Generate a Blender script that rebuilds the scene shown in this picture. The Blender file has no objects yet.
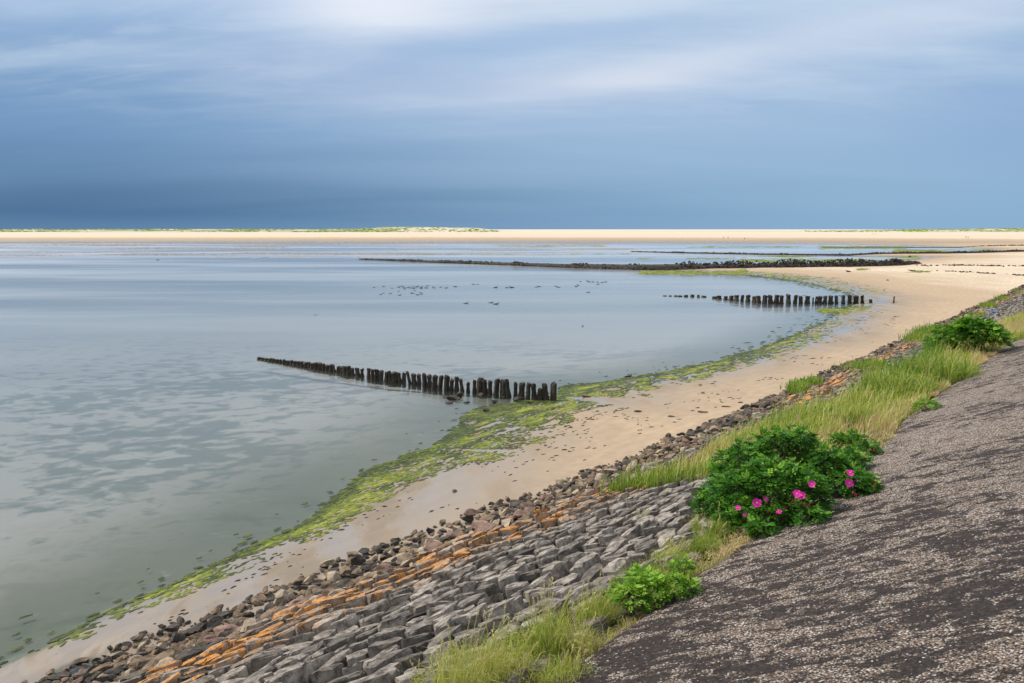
import bpy, math, random
import numpy as np
rng = np.random.default_rng(7); random.seed(7)
sc = bpy.context.scene
col = sc.collection
R = math.radians

# ------------------------------------------------------------------ survey helpers
F = 1024*28/36; H = 7.0; PITCH = math.atan((341.5-229.0)/F)
def ray(x, y):
    u = (341.5-y)/F
    return np.array([(x-512)/F, math.cos(PITCH)+u*math.sin(PITCH), -math.sin(PITCH)+u*math.cos(PITCH)])
def hit(x, y, z=0.0):
    d = ray(x, y); return d*((z-H)/d[2])+np.array([0, 0, H])
AZ = R(39); EU = np.array([math.sin(AZ), math.cos(AZ), 0]); EV = np.array([-math.cos(AZ), math.sin(AZ), 0])
S, Z0, VT = 0.33, 0.5, 12.2
def zs(v): return Z0+S*(VT-v)
def sl(x, y):                       # a point seen on the dike slope -> (u, v)
    d = ray(x, y); t = (Z0+S*VT-H)/(d[2]+S*d.dot(EV)); P = d*t
    return np.array([P.dot(EU), P.dot(EV)])
def P3(u, v, dz=0.0): return EU*u+EV*v+np.array([0, 0, zs(v)+dz])
NRM = np.array([EV[0]*S, EV[1]*S, 1.0]); NRM /= np.linalg.norm(NRM)      # slope normal
SDN = EV-np.array([0, 0, S]); SDN = SDN/np.linalg.norm(SDN)             # down the slope
def dens(pts, n=8):
    out = []
    for a, b in zip(pts[:-1], pts[1:]):
        for k in range(n): out.append((a[0]+(b[0]-a[0])*k/n, a[1]+(b[1]-a[1])*k/n))
    out.append(pts[-1]); return out
def inpoly(px, py, poly):
    px = np.asarray(px, float); py = np.asarray(py, float); ins = np.zeros(px.shape, bool)
    n = len(poly)
    for i in range(n):
        x0, y0 = poly[i][:2]; x1, y1 = poly[(i+1) % n][:2]
        if y0 == y1: continue
        c = ((y0 > py) != (y1 > py)) & (px < (x1-x0)*(py-y0)/(y1-y0)+x0)
        ins ^= c
    return ins
def dist_line(px, py, pts):
    best = np.full(px.shape, 1e18)
    for a, b in zip(pts[:-1], pts[1:]):
        ax, ay = a[:2]; bx, by = b[:2]; dx, dy = bx-ax, by-ay; L = dx*dx+dy*dy+1e-12
        t = np.clip(((px-ax)*dx+(py-ay)*dy)/L, 0, 1)
        best = np.minimum(best, (px-ax-t*dx)**2+(py-ay-t*dy)**2)
    return np.sqrt(best)
_T = np.random.default_rng(3).random((256, 256))
def vnoise(x, y):
    x = np.asarray(x, float); y = np.asarray(y, float)
    xi = np.floor(x).astype(int); yi = np.floor(y).astype(int); fx = x-xi; fy = y-yi
    fx = fx*fx*(3-2*fx); fy = fy*fy*(3-2*fy)
    g = lambda a, b: _T[a & 255, b & 255]
    return (g(xi, yi)*(1-fx)+g(xi+1, yi)*fx)*(1-fy)+(g(xi, yi+1)*(1-fx)+g(xi+1, yi+1)*fx)*fy
def fbm(x, y, o=4):
    s = 0; a = .5; t = 0
    for k in range(o):
        s = s+a*vnoise(x*2**k+17.3*k, y*2**k+5.1*k); t += a; a *= .5
    return s/t

# ------------------------------------------------------------------ object helpers
def mesh_np(name, V, Fc, attrs=None, smooth=False):
    me = bpy.data.meshes.new(name)
    me.from_pydata([tuple(map(float, p)) for p in V] if not isinstance(V, np.ndarray) else V.tolist(), [], [tuple(map(int, f)) for f in Fc] if not isinstance(Fc, np.ndarray) else Fc.tolist())
    for k, a in (attrs or {}).items():
        at = me.attributes.new(k, 'FLOAT', 'POINT'); at.data.foreach_set('value', np.asarray(a, np.float32))
    if smooth: me.polygons.foreach_set('use_smooth', [True]*len(me.polygons))
    me.update(); return me
def link(name, me, mat=None, parent=None, loc=None, label=None, cat=None, group=None, kind=None):
    o = bpy.data.objects.new(name, me); col.objects.link(o)
    if mat is not None and me is not None and len(me.materials) == 0: me.materials.append(mat)
    if parent: o.parent = parent
    if loc is not None: o.location = tuple(map(float, loc))
    if label: o['label'] = label
    if cat: o['category'] = cat
    if group: o['group'] = group
    if kind: o['kind'] = kind
    return o
class MB:
    def __init__(s): s.V = []; s.F = []; s.A = {}; s.n = 0
    def add(s, V, Fc, **at):
        V = np.asarray(V, float).reshape(-1, 3)
        s.V.append(V); s.F += [tuple(i+s.n for i in f) for f in Fc]; s.n += len(V)
        for k, a in at.items():
            s.A.setdefault(k, []).append(np.broadcast_to(np.asarray(a, float), (len(V),)).copy())
    def mesh(s, name, smooth=False):
        V = np.concatenate(s.V) if s.V else np.zeros((0, 3))
        return mesh_np(name, V, s.F, {k: np.concatenate(a) for k, a in s.A.items()}, smooth)
class Strips:                        # many small patches with the same face layout, vectorised
    pass

# ------------------------------------------------------------------ node helpers
class NT:
    def __init__(s, nt): s.nt = nt; nt.nodes.clear()
    def n(s, t, **kw):
        nd = s.nt.nodes.new(t)
        for k, v in kw.items():
            if k.startswith('i_'): s.set(nd.inputs[k[2:].replace('_', ' ')], v)
            elif k.startswith('x'): s.set(nd.inputs[int(k[1:])], v)
            else: setattr(nd, k, v)
        return nd
    def set(s, inp, v):
        if isinstance(v, bpy.types.NodeSocket): s.nt.links.new(v, inp)
        elif isinstance(v, bpy.types.Node): s.nt.links.new(v.outputs[0], inp)
        else:
            if isinstance(v, (tuple, list)) and len(v) == 3 and inp.type == 'RGBA': v = (*v, 1)
            inp.default_value = v
    def m(s, op, a, b=0.0, c=None, clamp=False):
        nd = s.nt.nodes.new('ShaderNodeMath'); nd.operation = op; nd.use_clamp = clamp
        s.set(nd.inputs[0], a); s.set(nd.inputs[1], b)
        if c is not None: s.set(nd.inputs[2], c)
        return nd.outputs[0]
    def mix(s, f, a, b, mode='MIX'):
        nd = s.nt.nodes.new('ShaderNodeMix'); nd.data_type = 'RGBA'; nd.blend_type = mode
        s.set(nd.inputs[0], f); s.set(nd.inputs[6], a); s.set(nd.inputs[7], b)
        return nd.outputs[2]
    def sm(s, x, a, b, lo=0.0, hi=1.0):
        nd = s.nt.nodes.new('ShaderNodeMapRange'); nd.interpolation_type = 'SMOOTHSTEP'
        s.set(nd.inputs[0], x); s.set(nd.inputs[1], a); s.set(nd.inputs[2], b); s.set(nd.inputs[3], lo); s.set(nd.inputs[4], hi)
        return nd.outputs[0]
    def lin(s, x, a, b, lo=0.0, hi=1.0):
        nd = s.nt.nodes.new('ShaderNodeMapRange')
        s.set(nd.inputs[0], x); s.set(nd.inputs[1], a); s.set(nd.inputs[2], b); s.set(nd.inputs[3], lo); s.set(nd.inputs[4], hi)
        return nd.outputs[0]
    def noise(s, vec, scale, detail=4, rough=.55, dist=0.0):
        nd = s.n('ShaderNodeTexNoise'); s.set(nd.inputs['Vector'], vec)
        nd.inputs['Scale'].default_value = scale; nd.inputs['Detail'].default_value = detail
        nd.inputs['Roughness'].default_value = rough; nd.inputs['Distortion'].default_value = dist
        return nd.outputs[0]
    def map(s, vec, scale=(1, 1, 1), rot=(0, 0, 0), loc=(0, 0, 0)):
        nd = s.n('ShaderNodeMapping'); s.set(nd.inputs[0], vec)
        nd.inputs[1].default_value = loc; nd.inputs[2].default_value = rot; nd.inputs[3].default_value = scale
        return nd.outputs[0]
    def attr(s, name): return s.n('ShaderNodeAttribute', attribute_name=name).outputs['Fac']
    def bump(s, h, strength, dist=.02, normal=None):
        nd = s.n('ShaderNodeBump'); s.set(nd.inputs['Height'], h)
        nd.inputs['Strength'].default_value = strength; nd.inputs['Distance'].default_value = dist
        if normal is not None: s.set(nd.inputs['Normal'], normal)
        return nd.outputs[0]
def newmat(name):
    m = bpy.data.materials.new(name); m.use_nodes = True; return m, NT(m.node_tree)
def finish(t, color, rough=.9, normal=None, spec=.3, trans=None):
    b = t.n('ShaderNodeBsdfPrincipled'); t.set(b.inputs['Base Color'], color); t.set(b.inputs['Roughness'], rough)
    t.set(b.inputs['Specular IOR Level'], spec)
    if normal is not None: t.set(b.inputs['Normal'], normal)
    out = b.outputs[0]
    if trans:
        tr = t.n('ShaderNodeBsdfTranslucent'); t.set(tr.inputs[0], color)
        mx = t.n('ShaderNodeMixShader'); mx.inputs[0].default_value = trans
        t.set(mx.inputs[1], out); t.set(mx.inputs[2], tr.outputs[0]); out = mx.outputs[0]
    o = t.n('ShaderNodeOutputMaterial'); t.set(o.inputs[0], out)

# ------------------------------------------------------------------ materials
def m_ground():
    m, t = newmat('beach_sand')
    pos = t.n('ShaderNodeNewGeometry').outputs['Position']
    z = t.n('ShaderNodeSeparateXYZ', x0=pos).outputs[2]
    along = t.map(pos, (1, .35, 1), (0, 0, R(39)))         # stretched along the shore
    nb = t.noise(along, .25, 5, .6); nf = t.noise(pos, 2.2, 6, .65); ng = t.noise(pos, 60, 3, .6)
    zz = t.m('ADD', z, t.m('MULTIPLY', t.m('SUBTRACT', nb, .5), .22))
    c = t.mix(t.sm(zz, .10, .40), (.215, .178, .14), (.46, .34, .225))
    c = t.mix(t.sm(zz, .40, .62), c, (.68, .56, .41))
    c = t.mix(t.sm(z, .9, 1.6), c, (.68, .59, .46))
    c = t.mix(t.sm(nf, .35, .75, 0, .40), c, (.25, .18, .12))
    c = t.mix(t.m('MULTIPLY', t.m('SUBTRACT', ng, .5), .35, clamp=True), c, (.12, .09, .07))
    # scattered dark specks: shell grit and weed crumbs
    vor = t.n('ShaderNodeTexVoronoi'); t.set(vor.inputs['Vector'], t.map(pos, (1, 1, .2))); vor.inputs['Scale'].default_value = 2.6
    vor.inputs['Randomness'].default_value = 1
    sp = t.m('MULTIPLY', t.sm(vor.outputs['Distance'], .09, .05), t.sm(nb, .48, .6))
    c = t.mix(sp, c, (.07, .05, .035))
    rip = t.n('ShaderNodeTexWave'); t.set(rip.inputs[0], t.map(pos, (1, 1, 1), (0, 0, R(39)))); rip.inputs['Scale'].default_value = .55; rip.inputs['Distortion'].default_value = 9; rip.inputs['Detail'].default_value = 5; rip.inputs['Detail Roughness'].default_value = .7
    c = t.mix(t.m('MULTIPLY', t.sm(rip.outputs['Fac'], .3, .9), .22), c, (.30, .22, .15))
    # dune vegetation far away
    c = t.mix(t.m('MULTIPLY', t.attr('veg'), t.sm(t.noise(t.map(pos, (.02, .02, .3)), 1.0, 4), .40, .55)), c, (.15, .19, .06))
    # sea bed: sand with weed beds and silt
    bl = t.map(pos, (.75, 1.0, 1), (0, 0, R(8)))
    w1 = t.noise(bl, 1.25, 7, .6, .4); w2 = t.noise(bl, .10, 4, .55)
    dist = t.attr('bed')
    weed = t.sm(t.m('ADD', w1, t.m('MULTIPLY', t.m('SUBTRACT', w2, .5), .9)),   .46, .64)
    weed = t.m('MAXIMUM', t.m('MULTIPLY', weed, t.attr('weedy')), 0)
    bed = t.mix(weed, (.37, .345, .31), (.145, .165, .14))
    bed = t.mix(t.m('MULTIPLY', t.sm(t.m('ADD', dist, t.m('MULTIPLY', w1, 5.0)), 3.5, 10.5, .85, 0), t.sm(w1, .12, .40)), bed, (.060, .080, .038))
    c = t.mix(t.sm(z, -.015, .02), bed, c)
    wet = t.sm(zz, .30, .10)
    pud = t.m('MULTIPLY', t.m('MULTIPLY', wet, t.sm(z, -.03, 0)), t.sm(t.noise(along, .8, 5), .40, .56))
    rough = t.m('SUBTRACT', .92, t.m('MULTIPLY', pud, .79))
    spec = t.m('ADD', .15, t.m('MULTIPLY', pud, .85))
    h = t.m('ADD', t.m('MULTIPLY', nf, .5), t.m('MULTIPLY', ng, .12))
    nd = t.n('ShaderNodeBump'); t.set(nd.inputs['Height'], h); nd.inputs['Distance'].default_value = .05
    t.set(nd.inputs['Strength'], t.m('SUBTRACT', .5, t.m('MULTIPLY', pud, .47)))
    finish(t, c, rough, nd.outputs[0], spec); return m
def m_water():
    m, t = newmat('sea_water')
    pos = t.n('ShaderNodeNewGeometry').outputs['Position']
    n1 = t.noise(t.map(pos, (.7, 2.0, 1), (0, 0, R(-12))), .9, 3, .5); n2 = t.noise(t.map(pos, (1, 2.2, 1), (0, 0, R(10))), .12, 4, .6)
    ruf = t.noise(t.map(pos, (.35, 1.5, 1)), .02, 4, .6)
    h = t.m('ADD', t.m('MULTIPLY', n1, t.m('MULTIPLY', ruf, 1.2)), t.m('MULTIPLY', n2, .9))
    nrm = t.bump(h, .10, .05)
    g1 = t.n('ShaderNodeBsdfGlossy'); g1.inputs['Roughness'].default_value = .08; t.set(g1.inputs['Normal'], nrm); g1.inputs[0].default_value = (1, 1, 1, 1)
    g2 = t.n('ShaderNodeBsdfGlossy'); g2.inputs['Roughness'].default_value = .30; t.set(g2.inputs['Normal'], nrm); g2.inputs[0].default_value = (1, 1, 1, 1)
    gl = t.n('ShaderNodeMixShader'); t.set(gl.inputs[0], t.sm(ruf, .38, .6, .22, .62)); t.set(gl.inputs[1], g1.outputs[0]); t.set(gl.inputs[2], g2.outputs[0])
    tr = t.n('ShaderNodeBsdfTransparent'); tr.inputs[0].default_value = (.88, .91, .90, 1)
    fr = t.n('ShaderNodeFresnel'); fr.inputs['IOR'].default_value = 1.333; t.set(fr.inputs['Normal'], nrm)
    mx = t.n('ShaderNodeMixShader'); t.set(mx.inputs[0], fr.outputs[0]); t.set(mx.inputs[1], tr.outputs[0]); t.set(mx.inputs[2], gl.outputs[0])
    o = t.n('ShaderNodeOutputMaterial'); t.set(o.inputs[0], mx.outputs[0])
    ab = t.n('ShaderNodeVolumeAbsorption'); ab.inputs['Color'].default_value = (.66, .76, .80, 1); ab.inputs['Density'].default_value = .13
    t.set(o.inputs['Volume'], ab.outputs[0])
    return m
def m_rock(name, c0, c1, lichen=False, scale=6.0, wetlow=False):
    m, t = newmat(name)
    pos = t.n('ShaderNodeNewGeometry').outputs['Position']
    n1 = t.noise(pos, scale, 6, .65); n2 = t.noise(pos, scale*6, 4, .7); n3 = t.noise(pos, 1.6, 3)
    c = t.mix(t.sm(n1, .32, .68), c0, c1)
    c = t.mix(t.sm(n2, .5, .75, 0, .5), c, tuple(min(1, x*1.7) for x in c1))
    c = t.mix(t.sm(n3, .5, .75, 0, .4), c, tuple(x*.6 for x in c0))
    c = t.mix(t.m('MULTIPLY', t.attr('tone'), 1.0), c, tuple(x*.45 for x in c0))
    if lichen:
        up = t.n('ShaderNodeSeparateXYZ', x0=t.n('ShaderNodeNewGeometry').outputs['Normal']).outputs[2]
        ln = t.noise(pos, 21, 6, .8)
        lf = t.sm(t.m('ADD', ln, t.m('MULTIPLY', t.m('SUBTRACT', t.attr('lichen'), 1.0), .30)), .435, .485)
        lf = t.m('MULTIPLY', lf, t.sm(up, .1, .5))
        c = t.mix(lf, c, t.mix(n2, (.46, .155, .010), (.68, .28, .02)))
    h = t.m('ADD', n1, t.m('MULTIPLY', n2, .35))
    finish(t, c, .82, t.bump(h, .9, .035), .35); return m
def m_asphalt():
    m, t = newmat('asphalt_with_gravel')
    pos = t.n('ShaderNodeNewGeometry').outputs['Position']
    al = t.map(pos, (1, 1, 1), (0, 0, R(39-90)))      # x along the dike afterwards
    st = t.map(pos, (1.15, 2.3, 1), (0, 0, R(12)))
    a = t.m('ADD', t.m('MULTIPLY', t.noise(st, 1.1, 10, .72, .8), .42), t.m('MULTIPLY', t.noise(st, 2.9, 8, .72, .6), .58)); b = t.noise(pos, .30, 3); xx = t.n('ShaderNodeSeparateXYZ', x0=pos).outputs[0]
    mask = t.sm(t.m('ADD', a, t.m('ADD', t.m('MULTIPLY', t.m('SUBTRACT', b, .5), .35), t.lin(xx, .5, 4.5, -.05, .03))), .462, .538)
    gr = t.n('ShaderNodeTexVoronoi'); t.set(gr.inputs['Vector'], pos); gr.inputs['Scale'].default_value = 64
    vs = t.n('ShaderNodeSeparateColor'); t.set(vs.inputs[0], gr.outputs['Color'])
    rnd, rn2, rn3 = vs.outputs[0], vs.outputs[1], vs.outputs[2]
    here = t.sm(t.m('SUBTRACT', t.m('MULTIPLY', mask, 1.12), rn2), 0, .02)
    here = t.m('MAXIMUM', here, t.sm(rn2, .965, .975))
    shape = t.sm(gr.outputs['Distance'], .72, .48)
    pebc = t.mix(rnd, (.19, .130, .092), (.62, .46, .34))
    pebc = t.mix(t.sm(rn3, .76, .84), pebc, (.90, .84, .78))
    tar = t.mix(t.sm(t.noise(pos, 26, 6, .75), .35, .68), (.018, .013, .012), (.10, .074, .062))
    f = t.m('MULTIPLY', here, shape)
    c = t.mix(f, tar, pebc)
    h = t.m('ADD', t.m('MULTIPLY', f, .8), t.m('MULTIPLY', t.noise(pos, 16, 7, .78), 2.6))
    finish(t, c, .85, t.bump(h, 1.0, .03), .3); return m
def m_soil():
    m, t = newmat('dike_soil')
    pos = t.n('ShaderNodeNewGeometry').outputs['Position']
    c = t.mix(t.sm(t.noise(pos, 3, 6, .7), .35, .65), (.035, .03, .02), (.13, .10, .06))
    c = t.mix(t.m('MULTIPLY', t.attr('straw'), t.sm(t.noise(pos, 9, 5, .7), .3, .55)), c, (.36, .23, .12))
    c = t.mix(t.m('MULTIPLY', t.attr('green'), t.sm(t.noise(pos, 2, 5, .7), .3, .5)), c, (.10, .11, .03))
    finish(t, c, .95, t.bump(t.noise(pos, 22, 5, .7), .9, .04), .1); return m
def m_blade(name, cols, trans=.3):
    m, t = newmat(name)
    cr = t.n('ShaderNodeValToRGB'); t.set(cr.inputs[0], t.attr('tint'))
    el = cr.color_ramp.elements
    for i, (p, c) in enumerate(cols):
        e = el[i] if i < 2 else el.new(p)
        e.position = p; e.color = (*c, 1)
    finish(t, cr.outputs[0], .6, None, .25, trans); return m
def m_plain(name, c, rough=.7, spec=.3, c2=None, scale=20, bump=.3):
    m, t = newmat(name)
    pos = t.n('ShaderNodeTexCoord').outputs['Object']
    n = t.noise(pos, scale, 5, .6)
    finish(t, t.mix(n, c, c2 or tuple(x*.7 for x in c)), rough, t.bump(n, bump, .01), spec); return m
def m_post():
    m, t = newmat('tarred_timber')
    pos = t.n('ShaderNodeNewGeometry').outputs['Position']; z = t.n('ShaderNodeSeparateXYZ', x0=pos).outputs[2]
    n = t.noise(t.map(pos, (1, 1, .25)), 14, 5, .7); n2 = t.noise(pos, 22, 4, .7)
    c = t.mix(t.sm(n, .35, .65), (.020, .015, .011), (.070, .048, .030))
    c = t.mix(t.m('MULTIPLY', t.sm(n2, .45, .62), t.sm(z, .30, .0)), c, (.030, .034, .010))
    c = t.mix(t.m('MULTIPLY', t.sm(n, .5, .7), t.sm(z, .45, .75, 0, .6)), c, (.16, .12, .085))
    finish(t, c, .75, t.bump(t.m('ADD', n, n2), .9, .03), .4); return m
M = dict(
    ground=m_ground(), water=m_water(), asphalt=m_asphalt(), soil=m_soil(), post=m_post(),
    basalt=m_rock('basalt_stone', (.088, .073, .060), (.43, .375, .315), True, 7),
    brown=m_rock('brown_rock', (.05, .035, .025), (.24, .165, .10), False, 5),
    dark=m_rock('dark_wet_rock', (.028, .024, .020), (.085, .068, .052), False, 6),
    tan=m_rock('tan_rock', (.22, .165, .11), (.42, .33, .23), False, 5),
    red=m_rock('reddish_rock', (.13, .075, .055), (.27, .17, .13), False, 5),
    mussel=m_rock('weedy_groyne_rock', (.016, .013, .011), (.075, .058, .042), False, 2),
    grass=m_blade('grass_blade', [(0, (.10, .22, .025)), (.35, (.28, .37, .045)), (.6, (.52, .52, .11)), (.8, (.62, .56, .25)), (1, (.58, .40, .21))], .35),
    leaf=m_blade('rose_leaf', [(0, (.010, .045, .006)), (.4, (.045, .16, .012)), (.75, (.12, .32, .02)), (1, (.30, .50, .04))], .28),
    leafb=m_blade('bright_leaf', [(0, (.025, .10, .010)), (.5, (.11, .255, .014)), (1, (.32, .52, .05))], .3),
    twig=m_plain('twig_bark', (.10, .06, .035)),
    weed=m_blade('seaweed', [(0, (.025, .034, .010)), (.35, (.062, .085, .010)), (.7, (.165, .195, .012)), (1, (.31, .32, .03))], .1),
    wrack=m_blade('wrack', [(0, (.02, .016, .01)), (1, (.10, .065, .035))], .1),
    petal=m_plain('magenta_petal', (.62, .008, .27), .5, .3, (.82, .035, .42)),
    bud=m_plain('red_bud', (.45, .02, .05), .5), yellow=m_plain('yellow_stamen', (.8, .5, .05), .6),
    birddark=m_plain('dark_plumage', (.03, .025, .022)), birdbrown=m_plain('brown_plumage', (.12, .08, .05)),
    birdwhite=m_plain('white_plumage', (.75, .74, .70)), bill=m_plain('orange_bill', (.75, .18, .03)), leg=m_plain('pink_leg', (.6, .3, .25)),
    navy=m_plain('navy_cloth', (.03, .035, .06)), redcloth=m_plain('dark_red_cloth', (.18, .03, .03)), skin=m_plain('skin', (.5, .3, .22)), blackcloth=m_plain('black_cloth', (.015, .015, .018)),
    hair=m_plain('brown_hair', (.05, .03, .02)), bluep=m_plain('blue_plastic', (.05, .22, .60), .4),
)
for k in ('leaf', 'leafb'):
    pass

# ------------------------------------------------------------------ shore survey (water outline seen at z = 0)
shore_near = [(-160, 760), (-60, 694), (0, 668), (60, 640), (110, 613), (150, 597), (180, 583), (240, 556), (300, 528), (340, 503), (368, 478), (410, 460),
              (435, 449), (456, 434), (472, 420), (479, 409), (520, 404), (557, 397), (570, 387), (640, 378), (712, 364), (760, 350), (800, 334), (826, 322),
              (846, 309), (860, 301), (852, 293), (800, 281), (747, 275), (700, 272.5), (660, 271.5)]
shore_far = [(700, 267), (760, 266), (840, 264.3), (880, 262), (931, 257.6), (850, 256.2), (850, 254.6), (945, 253.8), (988, 251.5), (985, 249), (905, 245.6), (800, 244.3),
             (640, 243.6), (300, 243.3), (-100, 243.6), (-700, 244)]
shore = [hit(*q)[:2] for q in dens(shore_near+shore_far, 5)]
poly = shore+[np.array([-2500, 350]), np.array([-2500, -60]), np.array([-30, -20])]
def terrain_h(X, Y):
    ins = inpoly(X, Y, poly); d = dist_line(X, Y, shore); r = np.hypot(X, Y)
    wob = (fbm(X*.35, Y*.35, 3)-.5)*.06+(fbm(X*.08, Y*.08, 3)-.5)*.10
    land = .52*(1-np.exp(-d/7.0))+np.minimum(d, 400)*.0022
    Uq = X*EU[0]+Y*EU[1]; Vq = X*EV[0]+Y*EV[1]
    land = land-(-.02+.20*fbm(X*1.1, Y*1.1, 3))*np.exp(-((Vq-12.75-.15*np.sin(Uq*1.7))/.36)**2)*np.clip((Uq-3.6)/1.2, 0, 1)*np.clip((9.8-Uq)/1.2, 0, 1)
    fy = np.clip((Y-290)/120, 0, 1); land = land*(1-fy)+(.06+.0019*np.minimum(d, 1500))*fy
    sea = -.75*(1-np.exp(-d/9.0))-.02*np.minimum(d, 40)/10
    h = np.where(ins, sea, land)+wob*np.where(ins, 1.0, np.clip(d/3, .2, 1))*np.clip(d/2.0, .15, 1)
    flat = ins & (Y > 195)
    h = np.where(flat, np.where(Y > 215, -.008, -.03)+.14*(fbm(X*.03, Y*.08, 5)-.5)+np.where(X > 45, -.05, 0), h)
    # dunes
    ang = np.degrees(np.arctan2(X, Y))
    ridge = np.exp(-((Y-1650)/170)**2)
    amp = np.interp(ang, [-50, -36, -12, -8, -2.5, -.5, 22, 25, 29, 33, 60], [3.5, 3.8, 3.8, 7.6, 6.6, .3, .3, 2.2, 4.4, 5.5, 5.5])
    h = h+ridge*amp*(.62+.75*fbm(X*.012, Y*.02, 4))*(Y > 600)
    return h, d, ins
nr, na = 520, 620
rad = np.exp(np.linspace(math.log(3.0), math.log(9000), nr)); th = np.radians(np.linspace(-88, 100, na))
RR, TT = np.meshgrid(rad, th, indexing='ij'); X = RR*np.sin(TT); Y = RR*np.cos(TT)
hh, dd, ins = terrain_h(X.ravel(), Y.ravel())
idx = np.arange(nr*na).reshape(nr, na)
quads = np.stack([idx[:-1, :-1].ravel(), idx[:-1, 1:].ravel(), idx[1:, 1:].ravel(), idx[1:, :-1].ravel()], 1)
V = np.stack([X.ravel(), Y.ravel(), hh], 1)
ang = np.degrees(np.arctan2(X.ravel(), Y.ravel()))
veg = np.exp(-((Y.ravel()-1600)/260)**2)*np.interp(ang, [-50, -10, -7, -1, 1, 20, 25, 60], [1, 1, .4, .15, .05, .25, 1, 1])
px = 512+F*X.ravel()/np.maximum(Y.ravel(), 1)
weedy = np.clip((62-Y.ravel())/20, 0, 1)
me = mesh_np('beach', V, quads, dict(veg=veg, bed=np.where(ins, dd, 0), weedy=weedy), True)
link('beach', me, M['ground'], kind='structure')
HG = hh.reshape(nr, na); lr0 = math.log(3.0); lr1 = math.log(9000); ta0 = math.radians(-88); ta1 = math.radians(100)
def glook(x, y):
    x = np.asarray(x, float); y = np.asarray(y, float)
    a = (np.log(np.maximum(np.hypot(x, y), 3.01))-lr0)/(lr1-lr0)*(nr-1); b = (np.arctan2(x, y)-ta0)/(ta1-ta0)*(na-1)
    a = np.clip(a, 0, nr-1.001); b = np.clip(b, 0, na-1.001); i = a.astype(int); j = b.astype(int); a = a-i; b = b-j
    return (HG[i, j]*(1-a)+HG[i+1, j]*a)*(1-b)+(HG[i, j+1]*(1-a)+HG[i+1, j+1]*a)*b
# water body: closed slab, its underside beneath the sea bed
def box(x0, x1, y0, y1, z0, z1):
    v = [(x0, y0, z0), (x1, y0, z0), (x1, y1, z0), (x0, y1, z0), (x0, y0, z1), (x1, y0, z1), (x1, y1, z1), (x0, y1, z1)]
    return v, [(0, 3, 2, 1), (4, 5, 6, 7), (0, 1, 5, 4), (1, 2, 6, 5), (2, 3, 7, 6), (3, 0, 4, 7)]
v, f = box(-3200, 900, -30, 900, -4, 0)
link('water', mesh_np('water', v, f), M['water'], kind='structure')

# ------------------------------------------------------------------ dike
def strip(us, vs, fz):
    U, W = np.meshgrid(us, vs, indexing='ij'); z = fz(U, W)
    Vv = EU[None]*U.ravel()[:, None]+EV[None]*W.ravel()[:, None]+np.array([0, 0, 1.0])[None]*z.ravel()[:, None]
    n, k = U.shape; id_ = np.arange(n*k).reshape(n, k)
    q = np.stack([id_[:-1, :-1].ravel(), id_[1:, :-1].ravel(), id_[1:, 1:].ravel(), id_[:-1, 1:].ravel()], 1)
    return Vv, q, U.ravel(), W.ravel()
grass_px = [(596, 497), (640, 481), (680, 464), (720, 446), (760, 430), (800, 417), (850, 400), (905, 380), (935, 356), (955, 350), (985, 330), (1024, 316),
            (1034, 352), (960, 402), (905, 444), (886, 462), (800, 508), (750, 480), (700, 480), (655, 487)]
grass_uv = [sl(*q) for q in dens(grass_px+[grass_px[0]], 4)]
verge_px = [(415, 690), (445, 655), (500, 640), (545, 622), (575, 600), (605, 588), (650, 560), (690, 530), (700, 500), (800, 480), (880, 450), (884, 455), (740, 566), (705, 598), (640, 642), (572, 690), (540, 740), (400, 740)]
verge_uv = [sl(*q) for q in verge_px]
us = np.concatenate([np.arange(-12, 30, .12), np.geomspace(30, 420, 260)])
vsb = np.concatenate([np.array([-40, -25, -14.0, -6.0, -3.0]), np.arange(2.9, 14.2, .12)])
def aedge(u): return 3.52+.16*(fbm(u*.55, u*0+3.3, 4)-.5)*2+.05*(vnoise(u*6, u*0+9)-.5)+np.interp(u, [0, 5, 7, 9, 12, 14, 17, 20, 26, 35, 60], [.15, .1, 0, -.05, -.28, -.12, .05, .05, .1, -.15, -.1])
def zbank(U, W):
    base = np.where(W < -3, np.where(W < -6, 4.95+ (W+6)*.25, zs(-3)-.06), zs(np.maximum(W, -3))-.06)
    sag = np.where((W > 3.6), -.10, 0)*(np.clip((W-3.6)/.5, 0, 1))
    g = (inpoly(U, W, grass_uv)).astype(float)*.10*np.clip((W-aedge(U)-.02)/.3, 0, 1)
    sag = sag-.05*(W < aedge(U)-.1)
    sag = sag-.42*np.clip((W-9.8)/1.6, 0, 1)
    return np.maximum(base+sag+g+(fbm(U*1.5, W*1.5, 3)-.5)*.06*(W > aedge(U)), -1.0)
Vv, q, Uf, Wf = strip(us, vsb, zbank)
gi = inpoly(Uf, Wf, grass_uv).astype(float)
me = mesh_np('dike_bank', Vv, q, dict(straw=np.clip(1-(np.abs(Wf-3.5))/.30, 0, 1)*(.4+.6*(Uf > 13)), green=np.clip(gi*.8+np.clip((4.7-Wf), 0, 1)*.4, 0, 1)), True)
link('dike_bank', me, M['soil'], kind='structure')
usA = np.concatenate([np.arange(-12, 30, .08), np.geomspace(30, 420, 300)]); kk = np.concatenate([np.linspace(0, .9, 40), np.linspace(.91, 1, 12), [1.002]])
U, K = np.meshgrid(usA, kk, indexing='ij'); W = -3.0+(aedge(U)+3.0)*np.minimum(K, 1)
Z = zs(W)+.02*(fbm(U*.8, W*1.2, 4)-.5)*2-np.where(K > 1, .12, 0)-.03*np.clip((K-.985)/.015, 0, 1)
Va = EU[None]*U.ravel()[:, None]+EV[None]*W.ravel()[:, None]; Va[:, 2] = Z.ravel()
n, k = U.shape; id_ = np.arange(n*k).reshape(n, k)
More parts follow.
